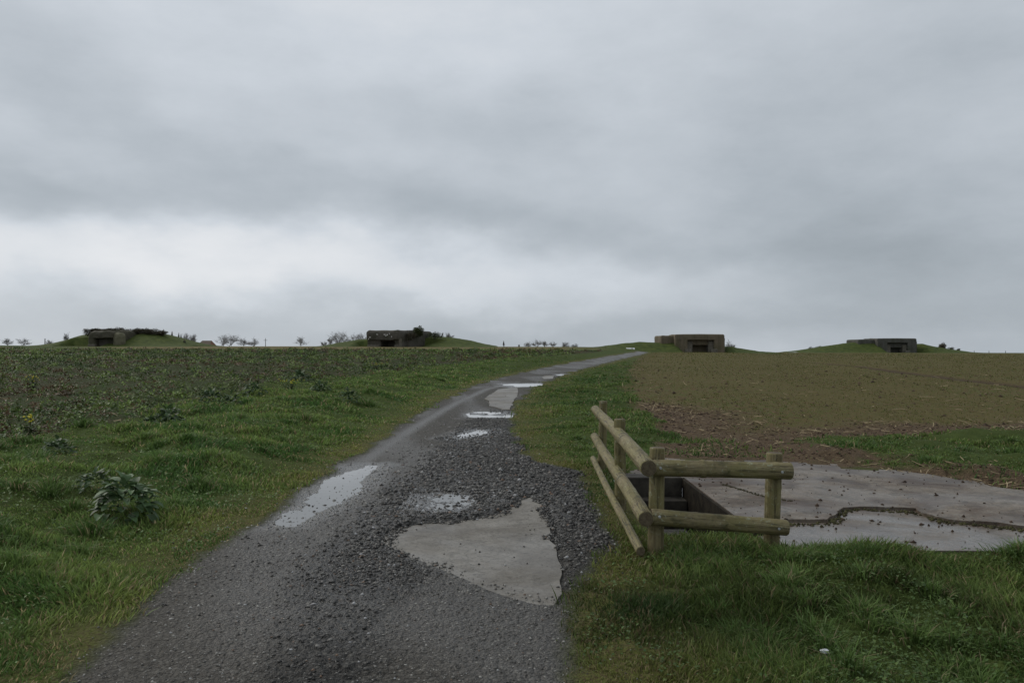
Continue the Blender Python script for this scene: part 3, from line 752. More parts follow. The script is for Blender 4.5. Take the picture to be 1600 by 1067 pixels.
add_log('rail', (1.100,6.225,.716), (2.178,6.205,.697), .064, .066, 8)
add_log('rail', (1.085,6.225,.335), (2.148,6.205,.258), .066, .061, 9)

M_BOLT = simple('galvanised_bolt', (.30,.31,.31), (.42,.43,.43), 40, .4, .5, .1, .001)
for bx_, by_, bz_ in ((1.150,6.157,.728),(2.085,6.142,.700),(1.142,6.157,.352),(2.062,6.146,.262)):
    bm = bmesh.new(); bmesh.ops.create_cone(bm, cap_ends=True, segments=8, radius1=.011, radius2=.009, depth=.012, matrix=Matrix.Translation((bx_-1.16, by_-6.33, bz_)) @ Matrix.Rotation(R(90), 4, 'X'))
    bm_obj('bolt', bm, M_BOLT, fence)
# ------------------------------------------------------------------ sunken stair
def box(bm, x0, x1, y0, y1, z0, z1, bev=0, seg=1):
    r_ = bmesh.ops.create_cube(bm, size=1, matrix=Matrix.Translation(((x0+x1)/2,(y0+y1)/2,(z0+z1)/2)) @ Matrix.Diagonal((x1-x0,y1-y0,z1-z0,1)))
    if bev:
        es = {e for v in r_['verts'] for e in v.link_edges}
        bmesh.ops.bevel(bm, geom=list(es), offset=bev, segments=seg, affect='EDGES', profile=.5)
st = empty('sunken_stairwell', ((PIT[0]+PIT[1])/2, PIT[3], 0)); tag(st, 'dark concrete stairwell sunk in the ground behind the log fence', 'stairwell')
ox, oy = st.location.x, st.location.y
def pbox(name, x0, x1, y0, y1, z0, z1, m, bev=.008):
    bm = bmesh.new(); box(bm, x0-ox, x1-ox, y0-oy, y1-oy, z0, z1, bev); return bm_obj(name, bm, m, st)
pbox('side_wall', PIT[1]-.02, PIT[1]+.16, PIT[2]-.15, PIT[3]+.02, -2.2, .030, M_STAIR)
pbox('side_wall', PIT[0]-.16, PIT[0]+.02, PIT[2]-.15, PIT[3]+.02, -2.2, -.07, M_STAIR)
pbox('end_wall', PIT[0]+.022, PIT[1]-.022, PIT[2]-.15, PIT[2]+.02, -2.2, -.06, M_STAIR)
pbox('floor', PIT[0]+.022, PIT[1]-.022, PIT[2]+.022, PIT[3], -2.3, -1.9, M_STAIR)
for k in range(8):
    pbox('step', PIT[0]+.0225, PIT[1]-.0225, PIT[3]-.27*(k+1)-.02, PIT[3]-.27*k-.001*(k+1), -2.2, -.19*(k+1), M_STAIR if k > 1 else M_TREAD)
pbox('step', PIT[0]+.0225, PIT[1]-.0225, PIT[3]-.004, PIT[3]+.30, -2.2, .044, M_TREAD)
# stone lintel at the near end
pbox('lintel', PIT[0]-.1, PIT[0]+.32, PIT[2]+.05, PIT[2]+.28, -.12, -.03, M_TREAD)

# ------------------------------------------------------------------ weeds
def leaf_geo(bm, base, yaw, elev, L_, W_, droop, col, lay, lobes=False):
    n = 6; rows_ = []
    d0 = Vector((math.cos(yaw)*math.cos(elev), math.sin(yaw)*math.cos(elev), math.sin(elev))); s = Vector((-math.sin(yaw), math.cos(yaw), 0))
    p = Vector(base); e = elev
    for k in range(n+1):
        t = k/n
        w = W_*math.sin(math.pi*min(1, t*.92+.06))**.75*(1+(.28*(-1)**k if lobes and 0 < k < n else 0))
        if k < 2: w = W_*.10*(k+.5)
        rows_.append([bm.verts.new(p-s*w*.5+Vector((0,0,.14*w))), bm.verts.new(p-Vector((0,0,.05*w))), bm.verts.new(p+s*w*.5+Vector((0,0,.14*w+random.uniform(-.1,.1)*w)))])
        e -= droop/n
        p = p+Vector((math.cos(yaw)*math.cos(e), math.sin(yaw)*math.cos(e), math.sin(e)))*L_/n
    for a, b in zip(rows_[:-1], rows_[1:]):
        for k in range(2):
            f = bm.faces.new((a[k], b[k], b[k+1], a[k+1])); f.smooth = True
    for r_ in rows_:
        for v_ in r_: v_[lay] = (*col, 1)
def leafy_plant(nl=46, size=.34, seed=0, dark=1.0, hgt=1.0):
    random.seed(seed); bm = bmesh.new(); lay = bm.verts.layers.float_color.new('col')
    for k in range(nl):
        t = k/nl; yaw = k*2.4+random.uniform(-.3,.3); el = R(78)*(1-t)**.8*1.0+R(8)
        rad = size*.72*t**.6
        zz = size*.80*hgt*(1-t**1.6)*random.uniform(.6,1.05)+.02
        g = random.uniform(.7,1.25)*dark
        leaf_geo(bm, (math.cos(yaw)*rad*random.uniform(.6,1.2), math.sin(yaw)*rad*random.uniform(.6,1.2), zz), yaw+random.uniform(-.8,.8), el*random.uniform(.2,1.3), size*random.uniform(.20,.62), size*random.uniform(.14,.30), R(random.uniform(40,95)), (.062*g,.104*g,.044*g), lay)
    me = bpy.data.meshes.new('leafy_weed'); bm.to_mesh(me); bm.free(); return me
WEEDS = [((195,818),.33,60,'largest broad-leaved grey-green weed on the left verge beside the puddled rut','broad'),
 ((148,790),.22,30,'smaller leafy weed just behind and left of the largest grey-green weed','b'),
 ((90,727),.25,36,'dark leafy weed at the field edge above the largest weed, near the left border','b'),
 ((262,680),.36,40,'wide dark leafy clump on the verge crest right of the bare soil','b'),
 ((235,684),.26,30,'low leafy clump touching the left side of the wide verge-crest clump','b'),
 ((330,638),.40,34,'dark leafy clump among the stubble, straight above the wide verge-crest clump','b'),
 ((360,652),.34,30,'leafy clump at the inner field edge, halfway between stubble and track','b'),
 ((398,625),.42,30,'dark leafy clump on the far verge crest left of the small yellow flowers','b'),
 ((470,603),.50,30,'small distant leafy clump just right of the small yellow flowers','b'),
 ((500,622),.42,28,'distant leafy clump on the slope of the left verge below the yellow flowers','b'),
 ((545,640),.36,26,'leafy clump on the left verge nearest the bend of the wet track','b')]
for k, (pp, s_, nl, lab, _) in enumerate(WEEDS):
    a_, b_ = ground_pt(*pp)
    me = leafy_plant(int(nl*2.6), s_, 40+k, .95 if k else 1.25, 1.0 if k else 1.35)
    o = link('leafy_weed', me, M_LEAF); o.location = (a_, b_, zat(a_, b_)-.02); tag(o, lab, 'weed', 'broad-leaved weeds on the left verge')
random.seed(5)
M_STEM = simple('weed_stem', (.06,.075,.025), (.09,.10,.04), 20)
M_FLOW = simple('yellow_petals', (.50,.42,.02), (.62,.54,.04), 30, .6)
def flower_plant(n, h, w, loc, lab):
    root = empty('flowering_weed', loc); tag(root, lab, 'weed', 'yellow-flowering weeds')
    sb = bmesh.new(); lb = bmesh.new(); lay = lb.verts.layers.float_color.new('col')
    for k in range(n):
        a = random.uniform(0, 6.28); q = random.random()*w
        top = Vector((math.cos(a)*q, math.sin(a)*q, h*random.uniform(.65,1.05))); b0 = Vector((math.cos(a)*q*.25, math.sin(a)*q*.25, 0))
        rot = (top-b0).to_track_quat('Z','X').to_matrix().to_4x4(); rot.translation = (top+b0)/2
        bmesh.ops.create_cone(sb, segments=5, radius1=.006, radius2=.003, depth=(top-b0).length, matrix=rot)
        fb = bmesh.new()
        for j_ in range(5):
            c_ = top+Vector((random.uniform(-.009,.009),random.uniform(-.009,.009),random.uniform(-.007,.007)))
            bmesh.ops.create_icosphere(fb, subdivisions=1, radius=random.uniform(.013,.016), matrix=Matrix.Translation(c_) @ Matrix.Diagonal((1,1,.6,1)))
        bm_obj('flower_head', fb, M_FLOW, root)
        for j_ in range(3):
            g = random.uniform(.7,1.2); leaf_geo(lb, b0.lerp(top, random.uniform(.05,.6)), random.uniform(0,6.28), R(random.uniform(10,60)), h*.35, h*.12, R(50), (.055*g,.085*g,.03*g), lay)
    bm_obj('stem', sb, M_STEM, root); bm_obj('leaves', lb, M_LEAF, root)
for pp, n, h, w, lab in [((48,700),14,.36,.13,'yellow-flowered weed at the left border just above the tall verge grass'),
    ((52,617),18,.5,.28,'yellow-flowered weed out in the left field, nearer the left border'),
    ((455,618),20,.40,.45,'yellow-flowered clump at the field edge left of the distant leafy clump'),
    ((588,580),26,.5,.9,'farthest yellow-flowered clump in the left field, below the middle bunker')]:
    a_, b_ = ground_pt(*pp); flower_plant(n, h, w, (a_, b_, zat(a_, b_)), lab)

# litter
bm = bmesh.new(); bmesh.ops.create_icosphere(bm, subdivisions=2, radius=.021)
for v_ in bm.verts: v_.co = Vector((v_.co.x*1.3*random.uniform(.6,1.3), v_.co.y*random.uniform(.6,1.2), v_.co.z*.6*random.uniform(.4,1.4)))
a_, b_ = ground_pt(1288,1027)
o = bm_obj('paper_scrap', bm, simple('white_paper', (.62,.64,.66), (.75,.76,.78), 20, .7)); o.location = (a_, b_, zat(a_, b_)+.05)
tag(o, 'crumpled white paper scrap lying in the grass at the bottom right', 'litter')

# ------------------------------------------------------------------ mounds
def P3(px, row, D): return Vector(((px-800)/F*D, D, H0-(row-HOR)/F*D))
def mound(prof, yf, ypk, yb, seed, cut=None):
    pxs = [p[0] for p in prof]; x0, x1 = pxs[0], pxs[-1]
    us = np.linspace(x0, x1, int((x1-x0)/1.2)); ys_ = np.concatenate([np.linspace(yf, ypk, 34), np.linspace(ypk, yb, 12)[1:]])
    U, YY = np.meshgrid(us, ys_)
    XX = (U-800)/F*ypk*(1+0*YY); 
    topz = H0-(np.interp(U, pxs, [p[1] for p in prof])-HOR)/F*ypk
    g = zb(XX, YY); t = np.where(YY < ypk, ss(yf, ypk, YY), 1-ss(ypk, yb, YY)*.9)
    hgt = np.maximum(topz-zb(XX, np.full_like(XX, ypk)), 0)
    endf = ss(x0, x0+4, U)*(1-ss(x1-4, x1, U))
    ZZ = g-.25*(1-endf)-.12*(YY <= yf+.01)+hgt*t+.10*fbm(XX*.5, YY*.5, 3, seed)*t*endf+.03
    if cut:
        kc = ss(cut[0], cut[1], U)*(1-ss(cut[2], cut[3], U))*(YY < cut[4]); ZZ = ZZ*(1-kc)+(g-.5)*kc
    Vv = np.stack([XX, YY, ZZ], -1).reshape(-1,3); nr_, nc = XX.shape
    i_ = np.arange(nr_-1)[:,None]*nc; j_ = np.arange(nc-1)[None,:]
    q = np.stack([i_+j_, i_+j_+1, i_+nc+j_+1, i_+nc+j_], -1).reshape(-1,4)
    me = np_mesh('grass_mound', Vv, q.ravel(), np.full(len(q), 4), None, True)
    o = link('grass_mound', me, M_MOUND); tag(o, kind='structure'); return o
mound([(78,541),(95,537),(120,529),(135,523),(160,519),(200,520),(235,520),(258,522),(275,527),(295,534),(318,541)], 188, 204, 228, 1, (128,142,186,206,197))
mound([(505,541),(530,536),(560,531),(600,528),(640,522),(670,525),(700,526.5),(730,531),(760,538),(780,541.5)], 188, 203, 226, 2, (560,576,640,712,198))
mound([(935,543),(950,541),(975,537),(1000,534.5),(1035,535.5),(1070,532),(1110,532),(1134,539.5),(1150,543.5),(1165,546),(1185,549.3),(1210,550.5)], 183.5, 192, 220, 3, (1050,1068,1122,1142,196))
mound([(1240,549),(1262,546),(1290,541),(1320,536.5),(1345,534),(1400,532),(1432,535),(1455,541),(1480,545),(1510,550),(1530,551.5)], 242, 252, 280, 4, (1362,1378,1424,1440,255))

# ------------------------------------------------------------------ bunkers
M_B3 = old_concrete('weathered_bunker_concrete', (.115,.092,.062), (.185,.155,.11), (.095,.085,.045))
M_B2 = old_concrete('dark_bunker_concrete', (.060,.054,.045), (.12,.108,.09), (.045,.046,.030))
M_B4 = old_concrete('grey_bunker_concrete', (.070,.068,.060), (.125,.12,.105), (.055,.058,.035))
M_B1 = old_concrete('rough_bunker_concrete', (.055,.050,.036), (.105,.096,.070), (.048,.052,.027))
M_PALE = simple('pale_concrete', (.10,.09,.072), (.165,.15,.12), 1.2, .9, .2, .5, .1)
M_SHADEIN = simple('interior_shade_concrete', (.012,.012,.012), (.022,.021,.02), 1, .95, .05)  # shade inside the gun openings, painted as a near-black colour
M_SPALL = simple('bare_white_concrete', (.50,.49,.46), (.62,.61,.58), 2, .8)
def rough(bm, amt, fr, seed):
    for v_ in bm.verts:
        c_ = v_.co
        v_.co = c_+Vector((float(fbm(c_.y*fr+3, c_.z*fr, 3, seed)), float(fbm(c_.x*fr, c_.z*fr, 3, seed+5)), float(fbm(c_.x*fr, c_.y*fr+7, 3, seed+8))))*amt
def block(name, parent, m, dims, bev=.6, seg=3, cuts=5, amt=.10, seed=0):
    bm = bmesh.new(); x0, x1, y0, y1, z0, z1 = dims
    bmesh.ops.create_cube(bm, size=1, matrix=Matrix.Translation(((x0+x1)/2,(y0+y1)/2,(z0+z1)/2)) @ Matrix.Diagonal((x1-x0,y1-y0,z1-z0,1)))
    es = [e for e in bm.edges if (e.verts[0].co.z+e.verts[1].co.z)/2 > z0+.01]
    bmesh.ops.bevel(bm, geom=es, offset=bev, segments=seg, affect='EDGES', profile=.6)
    bmesh.ops.subdivide_edges(bm, edges=[e for e in bm.edges if e.calc_length() > 1.2], cuts=cuts, use_grid_fill=True)
    rough(bm, amt, .7, seed)
    return bm_obj(name, bm, m, parent)
def casemate(pxc, D, s, lab, m, W2, top, op, wing, yaw=0):
    """W2 half width; top height; op = (x0,x1,z1) opening; wing = (x0,x1,top) lower block set back on the left"""
    x = (pxc-800)/F*D; z = float(zb(x, D))
    root = empty('casemate_bunker', (x, D, z), yaw); tag(root, lab, 'bunker')
    a0, a1, oz = op
    block('back_block', root, m, (-W2+.5, W2-.5, 3.3, 12, -1, top-.02), .7, 3, 4, .1, 1)
    block('roof', root, m, (-W2, W2, .0, 9, top-1.35, top), .55, 4, 5, .13, 2)     # overhanging visor
    block('wall', root, m, (-W2+.03, a0-1.3, .04, 8, -1, top-.9), .2, 2, 4, .10, 3)
    block('wall', root, m, (a1+1.2, W2-.03, .04, 8, -1, top-.9), .2, 2, 4, .10, 4)
    block('embrasure_step', root, M_PALE, (a0-1.45, a0+.02, .75, 6, -1, oz+.9), .12, 1, 2, .05, 5)
    block('embrasure_step', root, M_PALE, (a1-.02, a1+1.35, .75, 6, -1, oz+.9), .12, 1, 2, .05, 6)
    block('embrasure_step', root, M_PALE, (a0-2.0, a0-.4, -.12, 5, -1, oz*.42), .12, 1, 2, .05, 7)
    block('embrasure_step', root, M_PALE, (a1+.4, a1+2.0, -.12, 5, -1, oz*.42), .12, 1, 2, .05, 8)
    block('lintel', root, m, (a0-1.4, a1+1.3, 1.3, 6, oz, top-.6), .2, 2, 3, .05, 9)
    bm = bmesh.new(); box(bm, a0-.4, a1+.4, 4.6, 5.4, -1, oz+.4); bm_obj('inner_wall', bm, M_SHADEIN, root)
    bm = bmesh.new(); box(bm, a0-.1, a1+.1, 1.2, 4.5, -.6, .06); bm_obj('gun_floor', bm, M_SHADEIN, root)
    if wing:
        block('wing', root, m, (wing[0], wing[1], 2.2, 11, -1, wing[2]), .6, 3, 3, .10, 10)
    return root
s3 = 188/F
casemate(1094, 188, s3, 'large brown bunker straight behind the right field, nearest the end of the track', M_B3, 39*s3, 29*s3-.1, (-11*s3, 14*s3, 11.5*s3), (-59*s3, -33*s3, 26.5*s3))
s4 = 247/F
casemate(1402, 247, s4, 'small grey bunker farthest right on its own grass mound', M_B4, 31*s4, 22.5*s4, (-9*s4, 10*s4, 8*s4), (-57*s4, -25*s4, 21*s4))
# middle-left bunker, turned so its right flank shows
D2 = 190; s2 = D2/F; ya = R(-24)
x = (598-800)/F*D2
b2 = empty('casemate_bunker', (x, D2, float(zb(x, D2))), ya); tag(b2, 'dark bunker with white bare patches over its opening, bush on its roof', 'bunker')
w2 = 26*s2/math.cos(ya)
block('back_block', b2, M_B2, (-w2, w2+.9, 3.2, 15, -1, 26*s2), .9, 3, 4, .25, 11)
block('roof', b2, M_B2, (-w2-.3, w2+.6, -.5, 9, 26*s2-2.2, 26*s2), .9, 4, 4, .22, 12)
block('wall', b2, M_B2, (-w2-.2, -.7, .15, 8, -1, 3.0), .3, 2, 4, .10, 13)
block('wall', b2, M_B2, (3.2, w2+.5, .15, 8, -1, 3.0), .3, 2, 4, .10, 14)
block('lintel', b2, M_B2, (-1.2, 3.6, .8, 6, 1.45, 2.9), .15, 2, 3, .06, 15)
block('footing', b2, M_PALE, (-w2, -.9, -.15, 2, -1, .45), .12, 1, 3, .05, 16)
block('footing', b2, M_PALE, (3.3, w2+.2, -.15, 2, -1, .45), .12, 1, 3, .05, 17)
block('edge_column', b2, M_PALE, (w2+.1, w2+.62, -.06, .8, -1, 26*s2-2.0), .1, 1, 3, .05, 18)
bm = bmesh.new(); box(bm, -.9, 3.4, 3.6, 4.4, -1, 1.8); bm_obj('inner_wall', bm, M_SHADEIN, b2)
for (lx, lz, sw_, sh_) in [(.95,2.95,.75,.28),(1.65,2.85,.45,.42),(1.3,2.62,.55,.2),(-1.1,3.0,.7,.25),(-3.2,2.3,.6,.3),(2.3,3.1,.25,.35),(-3.6,1.9,.2,.35),(2.9,2.4,.2,.4)]:
    bm = bmesh.new(); n_ = 9; c0 = []
    for k in range(n_):
        a = 6.283*k/n_; q = random.uniform(.6,1.1); c0.append((lx+math.cos(a)*sw_*.5*q, lz+math.sin(a)*sh_*.5*q))
    f_ = [bm.verts.new((u_, -.66, v_)) for u_, v_ in c0]; g_ = [bm.verts.new((u_, -.3, v_)) for u_, v_ in c0]
    bm.faces.new(f_)
    for a, b, c_, d_ in zip(f_, f_[1:]+f_[:1], g_[1:]+g_[:1], g_): bm.faces.new((a, d_, c_, b))
    bmesh.ops.recalc_face_normals(bm, faces=bm.faces); bm_obj('bare_patch', bm, M_SPALL, b2)
# left bunker seen from its flank: bulging concrete with a round shoulder
D1 = 190; s1 = D1/F; x = (165-800)/F*D1
b1 = empty('casemate_bunker', (x, D1, float(zb(x, D1)))); tag(b1, 'leftmost bunker, humped lump of concrete under a bushy roof', 'bunker')
def sup(name, m, cx_, cy_, cz_, rx, ry, rz_, e=2.6, seed=0, amt=.25, rot=0):
    bm = bmesh.new(); bmesh.ops.create_uvsphere(bm, u_segments=36, v_segments=20, radius=1)
    for v_ in bm.verts:
        c_ = v_.co; k = (abs(c_.x)**e+abs(c_.y)**e+abs(c_.z)**e)**(-1/e); c_ *= k
        v_.co = Vector((c_.x*rx, c_.y*ry, c_.z*rz_))
    rough(bm, amt, .6, seed)
    bmesh.ops.rotate(bm, verts=bm.verts, matrix=Matrix.Rotation(rot, 3, 'Y'))
    bmesh.ops.translate(bm, verts=bm.verts, vec=(cx_, cy_, cz_))
    return bm_obj(name, bm, m, b1, True)
block('back_block', b1, M_B1, (-30*s1, 18*s1, 4.2, 12, -1, 26*s1), 1.1, 4, 4, .35, 31)
block('visor', b1, M_B1, (-29*s1, 10*s1, .9, 7, 2.15, 24.5*s1), .85, 4, 4, .30, 32)
block('wall', b1, M_B2, (-20*s1, 9*s1, 2.6, 6, -1, 2.5), .3, 2, 4, .12, 33)
block('wall', b1, M_B1, (-31*s1, -20*s1, 1.1, 6, -1, 3.2), .6, 3, 4, .22, 36)
block('footing', b1, M_PALE, (-30*s1, -19*s1, .6, 2, -1, .55), .15, 2, 3, .1, 37)
bm = bmesh.new(); bmesh.ops.create_cone(bm, cap_ends=True, segments=28, radius1=9*s1, radius2=8.2*s1, depth=4.2, matrix=Matrix.Translation((15*s1, 2.2, 1.25)))
bmesh.ops.bevel(bm, geom=[e for e in bm.edges if e.verts[0].co.z > 3 and e.verts[1].co.z > 3], offset=.9, segments=4, affect='EDGES', profile=.5)
bmesh.ops.subdivide_edges(bm, edges=[e for e in bm.edges if e.calc_length() > 1.2], cuts=4, use_grid_fill=True)
rough(bm, .22, .8, 34); bm_obj('round_shoulder', bm, simple('lichen_concrete', (.10,.095,.06), (.17,.16,.11), .9, .9, .1, .6, .2), b1)

# ------------------------------------------------------------------ bushes and bare trees
def leaf_cloud(name, blobs, n, size, c1, c2, parent=None, seed=0):
    rr_ = np.random.default_rng(seed); P = []
    w = np.array([b[3]*b[4]*b[5] for b in blobs]); w /= w.sum()
    for b, k in zip(blobs, (w*n).astype(int)):
        v_ = rr_.normal(size=(k,3)); v_ /= np.linalg.norm(v_, axis=1, keepdims=True); q = rr_.random((k,1))**.4
        lump = 1+.25*np.sin(v_[:,:1]*5+b[0])*np.cos(v_[:,2:]*6+b[2])
        P.append(v_*q*lump*np.array(b[3:6])+np.array(b[:3]))
    P = np.concatenate(P); k = len(P)
    a = rr_.normal(size=(k,3)); b_ = rr_.normal(size=(k,3)); a /= np.linalg.norm(a,axis=1,keepdims=True); b_ /= np.linalg.norm(b_,axis=1,keepdims=True)
    s_ = size*rr_.uniform(.6,1.4,(k,1))
    Vv = np.stack([P-a*s_, P+b_*s_*.6, P+a*s_, P-b_*s_*.6], 1).reshape(-1,3)
    t = rr_.random((k,1)); col = (np.array(c1)*(1-t)+np.array(c2)*t)*rr_.uniform(.6,1.3,(k,1))
    me = np_mesh(name, Vv, np.arange(4*k), np.full(k,4), {'col': np.repeat(col,4,0)})
    return link(name, me, M_LEAF, parent)
def stem_obj(name, segs_, m, parent):
    bm = bmesh.new()
    for p, q, ra, rb in segs_:
        p = Vector(p); q = Vector(q); d_ = q-p
        if d_.length < 1e-4: continue
        rot = d_.to_track_quat('Z','X').to_matrix().to_4x4(); rot.translation = (p+q)/2
        bmesh.ops.create_cone(bm, segments=4, radius1=ra, radius2=rb, depth=d_.length, matrix=rot)
    return bm_obj(name, bm, m, parent)
def bush(px, row, D, w, h, lab, c1, c2, seed, group='bushes on the bunkers and skyline', n=1400, name='bush'):
    p = P3(px, row, D); root = empty(name, p); tag(root, lab, 'bush', group)
    rnd = random.Random(seed); bl = [(0,0,h*.36,w*.42,w*.4,h*.55)]
    for k in range(5): bl.append((rnd.uniform(-.35,.35)*w, rnd.uniform(-.3,.3)*w, h*rnd.uniform(.15,.7), w*.22, w*.22, h*.28))
    leaf_cloud('foliage', bl, n, .15*max(.6, h/3), c1, c2, root, seed)
    stem_obj('stem', [((0,0,-.4),(0,0,h*.5),.12,.06),((0,0,.1),(w*.2,0,h*.5),.07,.03),((0,0,.1),(-w*.2,.1,h*.5),.07,.03)], M_BARK, root)
    return root
M_BARK = simple('grey_bark', (.075,.068,.060), (.13,.12,.11), 3, .9, .1)
M_TWIG = simple('bare_twigs', (.15,.14,.13), (.24,.225,.21), 3, .9, .1)
GD1, GD2 = (.030,.042,.016), (.060,.075,.026); BR1, BR2 = (.045,.036,.024), (.07,.062,.035)
sp = lambda D, px: px*D/F
bush(654, 524, 193, sp(193,20), sp(193,16), 'tall rounded ivy bush growing on the corner of the dark bunker', GD1, (.075,.085,.028), 1, n=3200)
bush(679, 527.5, 197, sp(197,26), sp(197,10), 'low domed bush on the mound right of the tall ivy bush', GD1, GD2, 2, n=2200)
bush(640, 530, 190.5, sp(190,26), sp(190,12), 'brown scrub hanging down the right flank of the dark bunker', BR1, BR2, 3, n=2200)
bush(1472, 546.5, 252, sp(252,14), sp(252,12), 'lone round brown bush on the slope right of the far bunker', (.075,.062,.042), (.11,.09,.06), 4, n=2600)
bush(1486, 547, 254, sp(254,11), sp(254,5), 'low dark bush right beside the lone round brown bush', GD1, BR2, 5, n=700)
bush(1497, 548, 254, sp(254,7), sp(254,4), 'tiny dark bush at the foot of the far mound, farthest right', GD1, BR2, 6, n=400)
bush(1281, 544.5, 258, sp(258,18), sp(258,4.5), 'low dark hedge-like bush at the left foot of the far mound', BR1, GD2, 7, n=800)
bush(1266, 546, 262, sp(262,8), sp(262,5), 'small grey-brown bush at the left end of the far mound', (.09,.08,.07), (.12,.11,.10), 8, n=400)
# scrub along the crest of the left mound
for k, (px_, row, w_, h_, lab) in enumerate([
    (140,523,14,9,'dark brush at the left end of the leftmost bunker roof'),
    (150,517.5,15,5,'spiky pale brush at the high point of the leftmost bunker roof'),
    (167,517,20,4,'thin dark brush over the middle of the leftmost bunker roof'),
    (182,518.5,16,7,'dark green bush above the round shoulder of the leftmost bunker'),
    (188,526,14,12,'grey-green bush hanging beside the round shoulder of the leftmost bunker'),
    (199,521,18,7,'first clump of the brown scrub right of the leftmost bunker'),
    (213,521,18,8,'darkest raised clump of scrub on the left mound'),
    (227,521,18,8,'broad brown clump in the middle of the left mound scrub'),
    (240,521,18,8,'brown clump where the left mound scrub starts to fall'),
    (252,522,16,6,'last low clump of the left mound scrub')]):
    D_ = 201 if px_ > 190 else 196
    bush(px_, row+1, D_, sp(D_, w_*1.35), sp(D_, h_*1.25), lab, (.050,.042,.028), (.085,.074,.045), 20+k, n=2600)

def tree_segs(h, w, seed, multi=1):
    """short trunk, limbs fanning out to a rounded crown, then branches and twigs"""
    rnd = random.Random(seed); T = []; B = []
    for st_ in range(multi):
        ox_ = rnd.uniform(-.2,.2)*w*(multi > 1); fork = Vector((ox_, 0, h*rnd.uniform(.10,.20)))
        T.append((Vector((ox_*.3, 0, -.4)), fork, .012*h+.03, .010*h+.02))
        for k in range(max(7, 15//multi)):
            a = rnd.uniform(0, 6.283); e = math.acos(rnd.uniform(.0, 1)); sx_ = math.sin(e)
            tip = Vector((ox_+math.cos(a)*sx_*w*.5, math.sin(a)*sx_*w*.5, h*(.22+.78*math.cos(e)*rnd.uniform(.85,1))))
            mid = fork.lerp(tip, .5)+Vector((0,0,.06*h))
            B.append((fork, mid, .035+.004*h, .03)); B.append((mid, tip, .03, .014))
            for j in range(10):
                b0 = mid.lerp(tip, rnd.uniform(-.3,.95)) ; q = b0+Vector((rnd.gauss(0,.13)*w, rnd.gauss(0,.13)*w, abs(rnd.gauss(.10,.08))*h))
                B.append((b0, q, .020, .014))
                for i_ in range(5):
                    c0 = b0.lerp(q, rnd.uniform(.3,1)); B.append((c0, c0+Vector((rnd.gauss(0,.06)*w, rnd.gauss(0,.06)*w, abs(rnd.gauss(.05,.04))*h)), .015, .010))
    return T, B
def bare_tree(px, row, D, hpx, lab, seed, spread=.75, multi=1, depth=5):
    p = P3(px, row, D); root = empty('bare_tree', p, 0); tag(root, lab, 'tree', 'bare trees on the skyline')
    h = hpx*D/F; T, B = tree_segs(h, h*spread, seed, multi)
    top = max(q.z for _, q, _, _ in B); k = h/top
    sc_ = lambda L_: [(a*k, b*k, r0_, r1_) for a, b, r0_, r1_ in L_]
    stem_obj('trunk', sc_(T), M_BARK, root); stem_obj('crown', sc_(B), M_TWIG, root)
    return root
TREES = [(12,541,300,13,'small bare tree at the very left end of the skyline',1,.8,1),
 (35,542,320,15,'faint forked bare tree left of the leftmost mound',.8,1,2),
 (76,542,320,12,'slender bare tree nearest the foot of the leftmost mound',.7,1,1),
 (104,535,250,17,'upright bare tree rising from the left slope of the leftmost mound',.35,3,2),
 (290,541,260,22,'bare multi-stemmed tree just right of the walkers on the left mound',.4,4,3),
 (301,541,262,20,'pale upright bare tree beside the red-brown hut',.4,5,3),
 (345,543,330,22,'wide bare tree right of the red-brown hut',.8,6,2),
 (364,543,325,24,'second wide bare tree right of the hut, the tallest of its row',.85,7,2),
 (381,543,330,16,'small bare tree between the two rounded bare crowns and the pole',.8,8,1),
 (397,543,325,19,'rounded bare tree just left of the utility pole',.9,9,1),
 (470,542,320,17,'lone spreading bare tree between the pole and the dark bunker',.9,10,1),
 (505,542,320,10,'faint low bare shrub-like tree left of the big grey crown',.8,11,2),
 (516,542,320,15,'thin bare tree touching the left side of the big grey crown',.6,12,1),
 (535,543,290,27,'largest grey bare tree, left of the dark bunker',.85,13,3),
 (556,541,292,22,'second bare tree between the big grey crown and the dark bunker',.85,14,2),
 (568,540,292,21,'bare tree half hidden behind the left edge of the dark bunker',.8,15,1),
 (702,530,300,11,'bare treetop showing over the mound behind the leaning post',.8,16,2),
 (826,544,380,11,'leftmost low bare tree in the row over the middle skyline',.9,17,2),
 (838,545,380,17,'tallest bare tree in the row over the middle skyline',.7,18,2),
 (851,544,380,13,'low bare tree right of the tallest one in the middle row',.8,19,1),
 (864,544,380,12,'last spread bare tree of the middle row',.9,20,2),
 (884,545,390,12,'bare rounded tree apart to the right of the middle row',.8,21,3),
 (1140,549,250,20,'small bare tree peeping out behind the right wall of the large brown bunker',.75,23,2)]
for k, (px_, row, D_, hp, lab, spd, sd_, mu) in enumerate(TREES):
    bare_tree(px_, row, D_, hp, lab, 100+k, {.3:.55,.4:.6,.35:.5,.6:.8,.7:1.0,.75:1.0}.get(spd, 1.25), mu)
bush(897, 545, 390, sp(390,14), sp(390,9), 'dark leafy bush ending the tree row over the middle skyline', (.045,.05,.03), (.07,.075,.045), 60, n=900)

